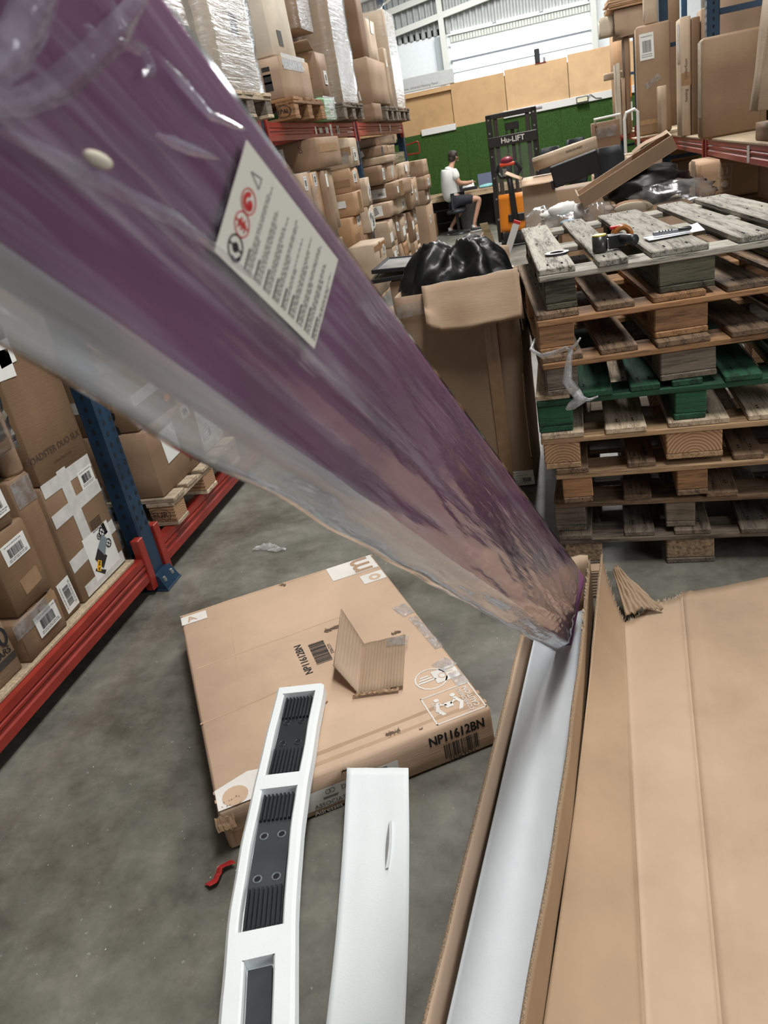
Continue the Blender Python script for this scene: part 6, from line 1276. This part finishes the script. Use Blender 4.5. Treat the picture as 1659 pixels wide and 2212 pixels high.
# seated worker
sol = thing('stool', 'black round stool under the worker at the desk', 'stool', (-1.86, 15.58, 0))
MB().lathe([(0, .38), (.17, .38), (.19, .40), (.19, .435), (.16, .45), (0, .45)], 22).obj('seat', plain('chair_black', (0.02, 0.024, 0.03), 0.55), sol, True); MB().tube([(0, 0, .05), (0, 0, .38)], .03, 10).obj('post', blackp, sol); MB().lathe([(0, 0), (.2, 0), (.2, .02), (.04, .05), (0, .05)], 20).obj('foot_disc', blackp, sol, True)
wk = thing('person', 'person in white T-shirt and dark shorts sitting at the desk, back turned', 'person', (-1.86, 15.58, 0))
def skin(name, nodes, edges, m, levels=2):
    me = bpy.data.meshes.new(name); me.from_pydata([n[0] for n in nodes], edges, [])
    o = bpy.data.objects.new(name, me); C.objects.link(o); bpy.context.view_layer.objects.active = o
    md = o.modifiers.new('s', 'SKIN'); 
    if not me.skin_vertices: bpy.ops.mesh.customdata_skin_add()
    for i, n in enumerate(nodes):
        rd_ = n[1]; me.skin_vertices[0].data[i].radius = rd_ if isinstance(rd_, tuple) else (rd_, rd_); me.skin_vertices[0].data[i].use_root = (i == 0)
    s = o.modifiers.new('u', 'SUBSURF'); s.levels = s.render_levels = levels
    md.use_smooth_shade = True
    dg = bpy.context.evaluated_depsgraph_get(); m2 = bpy.data.meshes.new_from_object(o.evaluated_get(dg)); o.modifiers.clear(); o.data = m2; m2.name = name
    m2.materials.clear(); m2.materials.append(m); m2.polygons.foreach_set('use_smooth', [True] * len(m2.polygons)); o.parent = wk; return o
sk = plain('skin', (0.52, 0.29, 0.20), 0.55, vary=0.05)
N = [((0, 0, .62), .12), ((-.04, 0, .82), .115), ((-.05, 0, 1.0), .12), ((-.03, .01, 1.14), .085), ((.01, .03, 1.22), .05), ((.04, .05, 1.29), .055), ((.06, .07, 1.35), (.078, .085)), ((.065, .075, 1.41), .06),
     ((.06, -.15, 1.09), .062), ((.12, -.13, .90), .052), ((.26, -.02, .87), .042), ((.34, .04, .88), .03),
     ((-.12, .15, 1.10), .055), ((-.02, .26, .94), .042), ((.14, .28, .86), .034), ((.24, .28, .85), .026),
     ((.06, -.08, .60), .095), ((.46, -.02, .57), .062), ((.42, -.02, .44), .05), ((.30, -.03, .12), .034), ((.34, -.01, .045), .034), ((.42, .01, .035), .028),
     ((-.02, .10, .60), .095), ((.14, .28, .52), .062), ((.06, .24, .40), .05), ((-.17, .12, .12), .034), ((-.14, .14, .045), .034), ((-.06, .17, .035), .028)]
Ed = [(0, 1), (1, 2), (2, 3), (3, 4), (4, 5), (5, 6), (6, 7), (2, 8), (8, 9), (9, 10), (10, 11), (2, 12), (12, 13), (13, 14), (14, 15), (0, 16), (16, 17), (17, 18), (18, 19), (19, 20), (20, 21), (0, 22), (22, 23), (23, 24), (24, 25), (25, 26), (26, 27)]
for h_, dr in ((11, Vector((.8, .5, -.1))), (15, Vector((.9, .1, -.1)))):
    dr.normalize(); sd_ = dr.cross(Vector((0, 0, 1))).normalized(); b = Vector(N[h_][0])
    for k, (off, ln) in enumerate(((-.022, .062), (-.008, .07), (.007, .066), (.02, .052))):
        p = b + sd_ * off + dr * .03; N.append((tuple(p), .009)); N.append((tuple(p + dr * ln * .55), .0085)); N.append((tuple(p + dr * ln * .85 + Vector((0, 0, -.018))), .007)); n = len(N); Ed += [(h_, n - 3), (n - 3, n - 2), (n - 2, n - 1)]
    p = b - sd_ * .032 + dr * .005; N.append((tuple(p), .010)); N.append((tuple(p + dr * .035 - sd_ * .012), .008)); n = len(N); Ed += [(h_, n - 2), (n - 2, n - 1)]
skin('body', N, Ed, sk)
hf = Vector((.75, .66, -.15)).normalized(); hs = Vector((.66, -.75, 0)).normalized(); hc = Vector((.062, .072, 1.355))
for s in (-1, 1):
    e = MB().blob(hc + hs * s * .083 + Vector((0, 0, -.005)), (.014, .018, .03), 10, 8).obj('ear', sk, wk, True)
    MB().blob(hc + hf * .082 + hs * s * .03 + Vector((0, 0, .0)), (.011, .011, .008), 8, 6).obj('eye', ink, wk, True)
MB().tube([hc + hf * .075 + Vector((0, 0, .01)), hc + hf * .105 + Vector((0, 0, -.028)), hc + hf * .08 + Vector((0, 0, -.034))], [.008, .014, .008], 8).obj('nose', sk, wk, True)
MB().blob(hc + hf * .08 + Vector((0, 0, -.058)), (.02, .02, .006), 8, 6).obj('mouth', plain('lips', (0.40, 0.16, 0.13), 0.5), wk, True)
hair = plain('dark_hair', (0.025, 0.015, 0.010), 0.6, bmp=0.6, bscale=60)
hb_ = MB(); hb_.blob(hc + Vector((-.008, -.006, .028)), (.098, .10, .088), 28, 18, lambda d: (1.0 + .06 * noise.noise(d * 6)) * (1 if d.dot(hf) < .35 or d.z > .45 else .86)); hb_.blob(hc - hf * .045 + Vector((0, 0, -.03)), (.072, .075, .07), 20, 12, lambda d: 1 + .06 * noise.noise(d * 7)); hb_.obj('hair', hair, wk, True)
shirt = plain('white_cotton', (0.74, 0.76, 0.74), 0.85, bmp=0.15, bscale=14)
skin('t_shirt', [((-.03, 0, .58), .185), ((-.07, 0, .78), .175), ((-.08, 0, .98), (.18, .18)), ((-.05, .01, 1.13), .14), ((-.01, .025, 1.21), .07), ((.06, -.15, 1.09), .10), ((.11, -.14, .95), .092), ((-.14, .17, 1.09), .10), ((-.06, .24, .97), .09)], [(0, 1), (1, 2), (2, 3), (3, 4), (2, 5), (5, 6), (2, 7), (7, 8)], shirt)
skin('shorts', [((-.01, 0, .60), .148), ((.04, -.08, .60), .115), ((.24, -.05, .595), .095), ((.38, -.03, .58), .082), ((-.01, .09, .60), .115), ((.08, .20, .56), .092)], [(0, 1), (1, 2), (2, 3), (0, 4), (4, 5)], plain('navy_cloth', (0.018, 0.02, 0.028), 0.8))
for c, a in (((.35, -.005, .04), .25), ((-.13, .145, .04), .4)):
    s = MB().blob((0, 0, 0), (.135, .052, .045), 16, 10, lambda d: 1 - .25 * max(0, d.x) * max(0, d.z)).obj('trainer', plain('trainer_black', (0.03, 0.03, 0.032), 0.6), wk, True, c, (0, 0, a)); MB().blob((0, 0, -.03), (.142, .056, .014), 16, 8).obj('sole', white_p, s, True)
    MB().lathe([(.044, .04), (.042, .09)], 12, 0, Matrix.Translation((-.055, 0, -.005))).obj('sock', white_p, s, True)
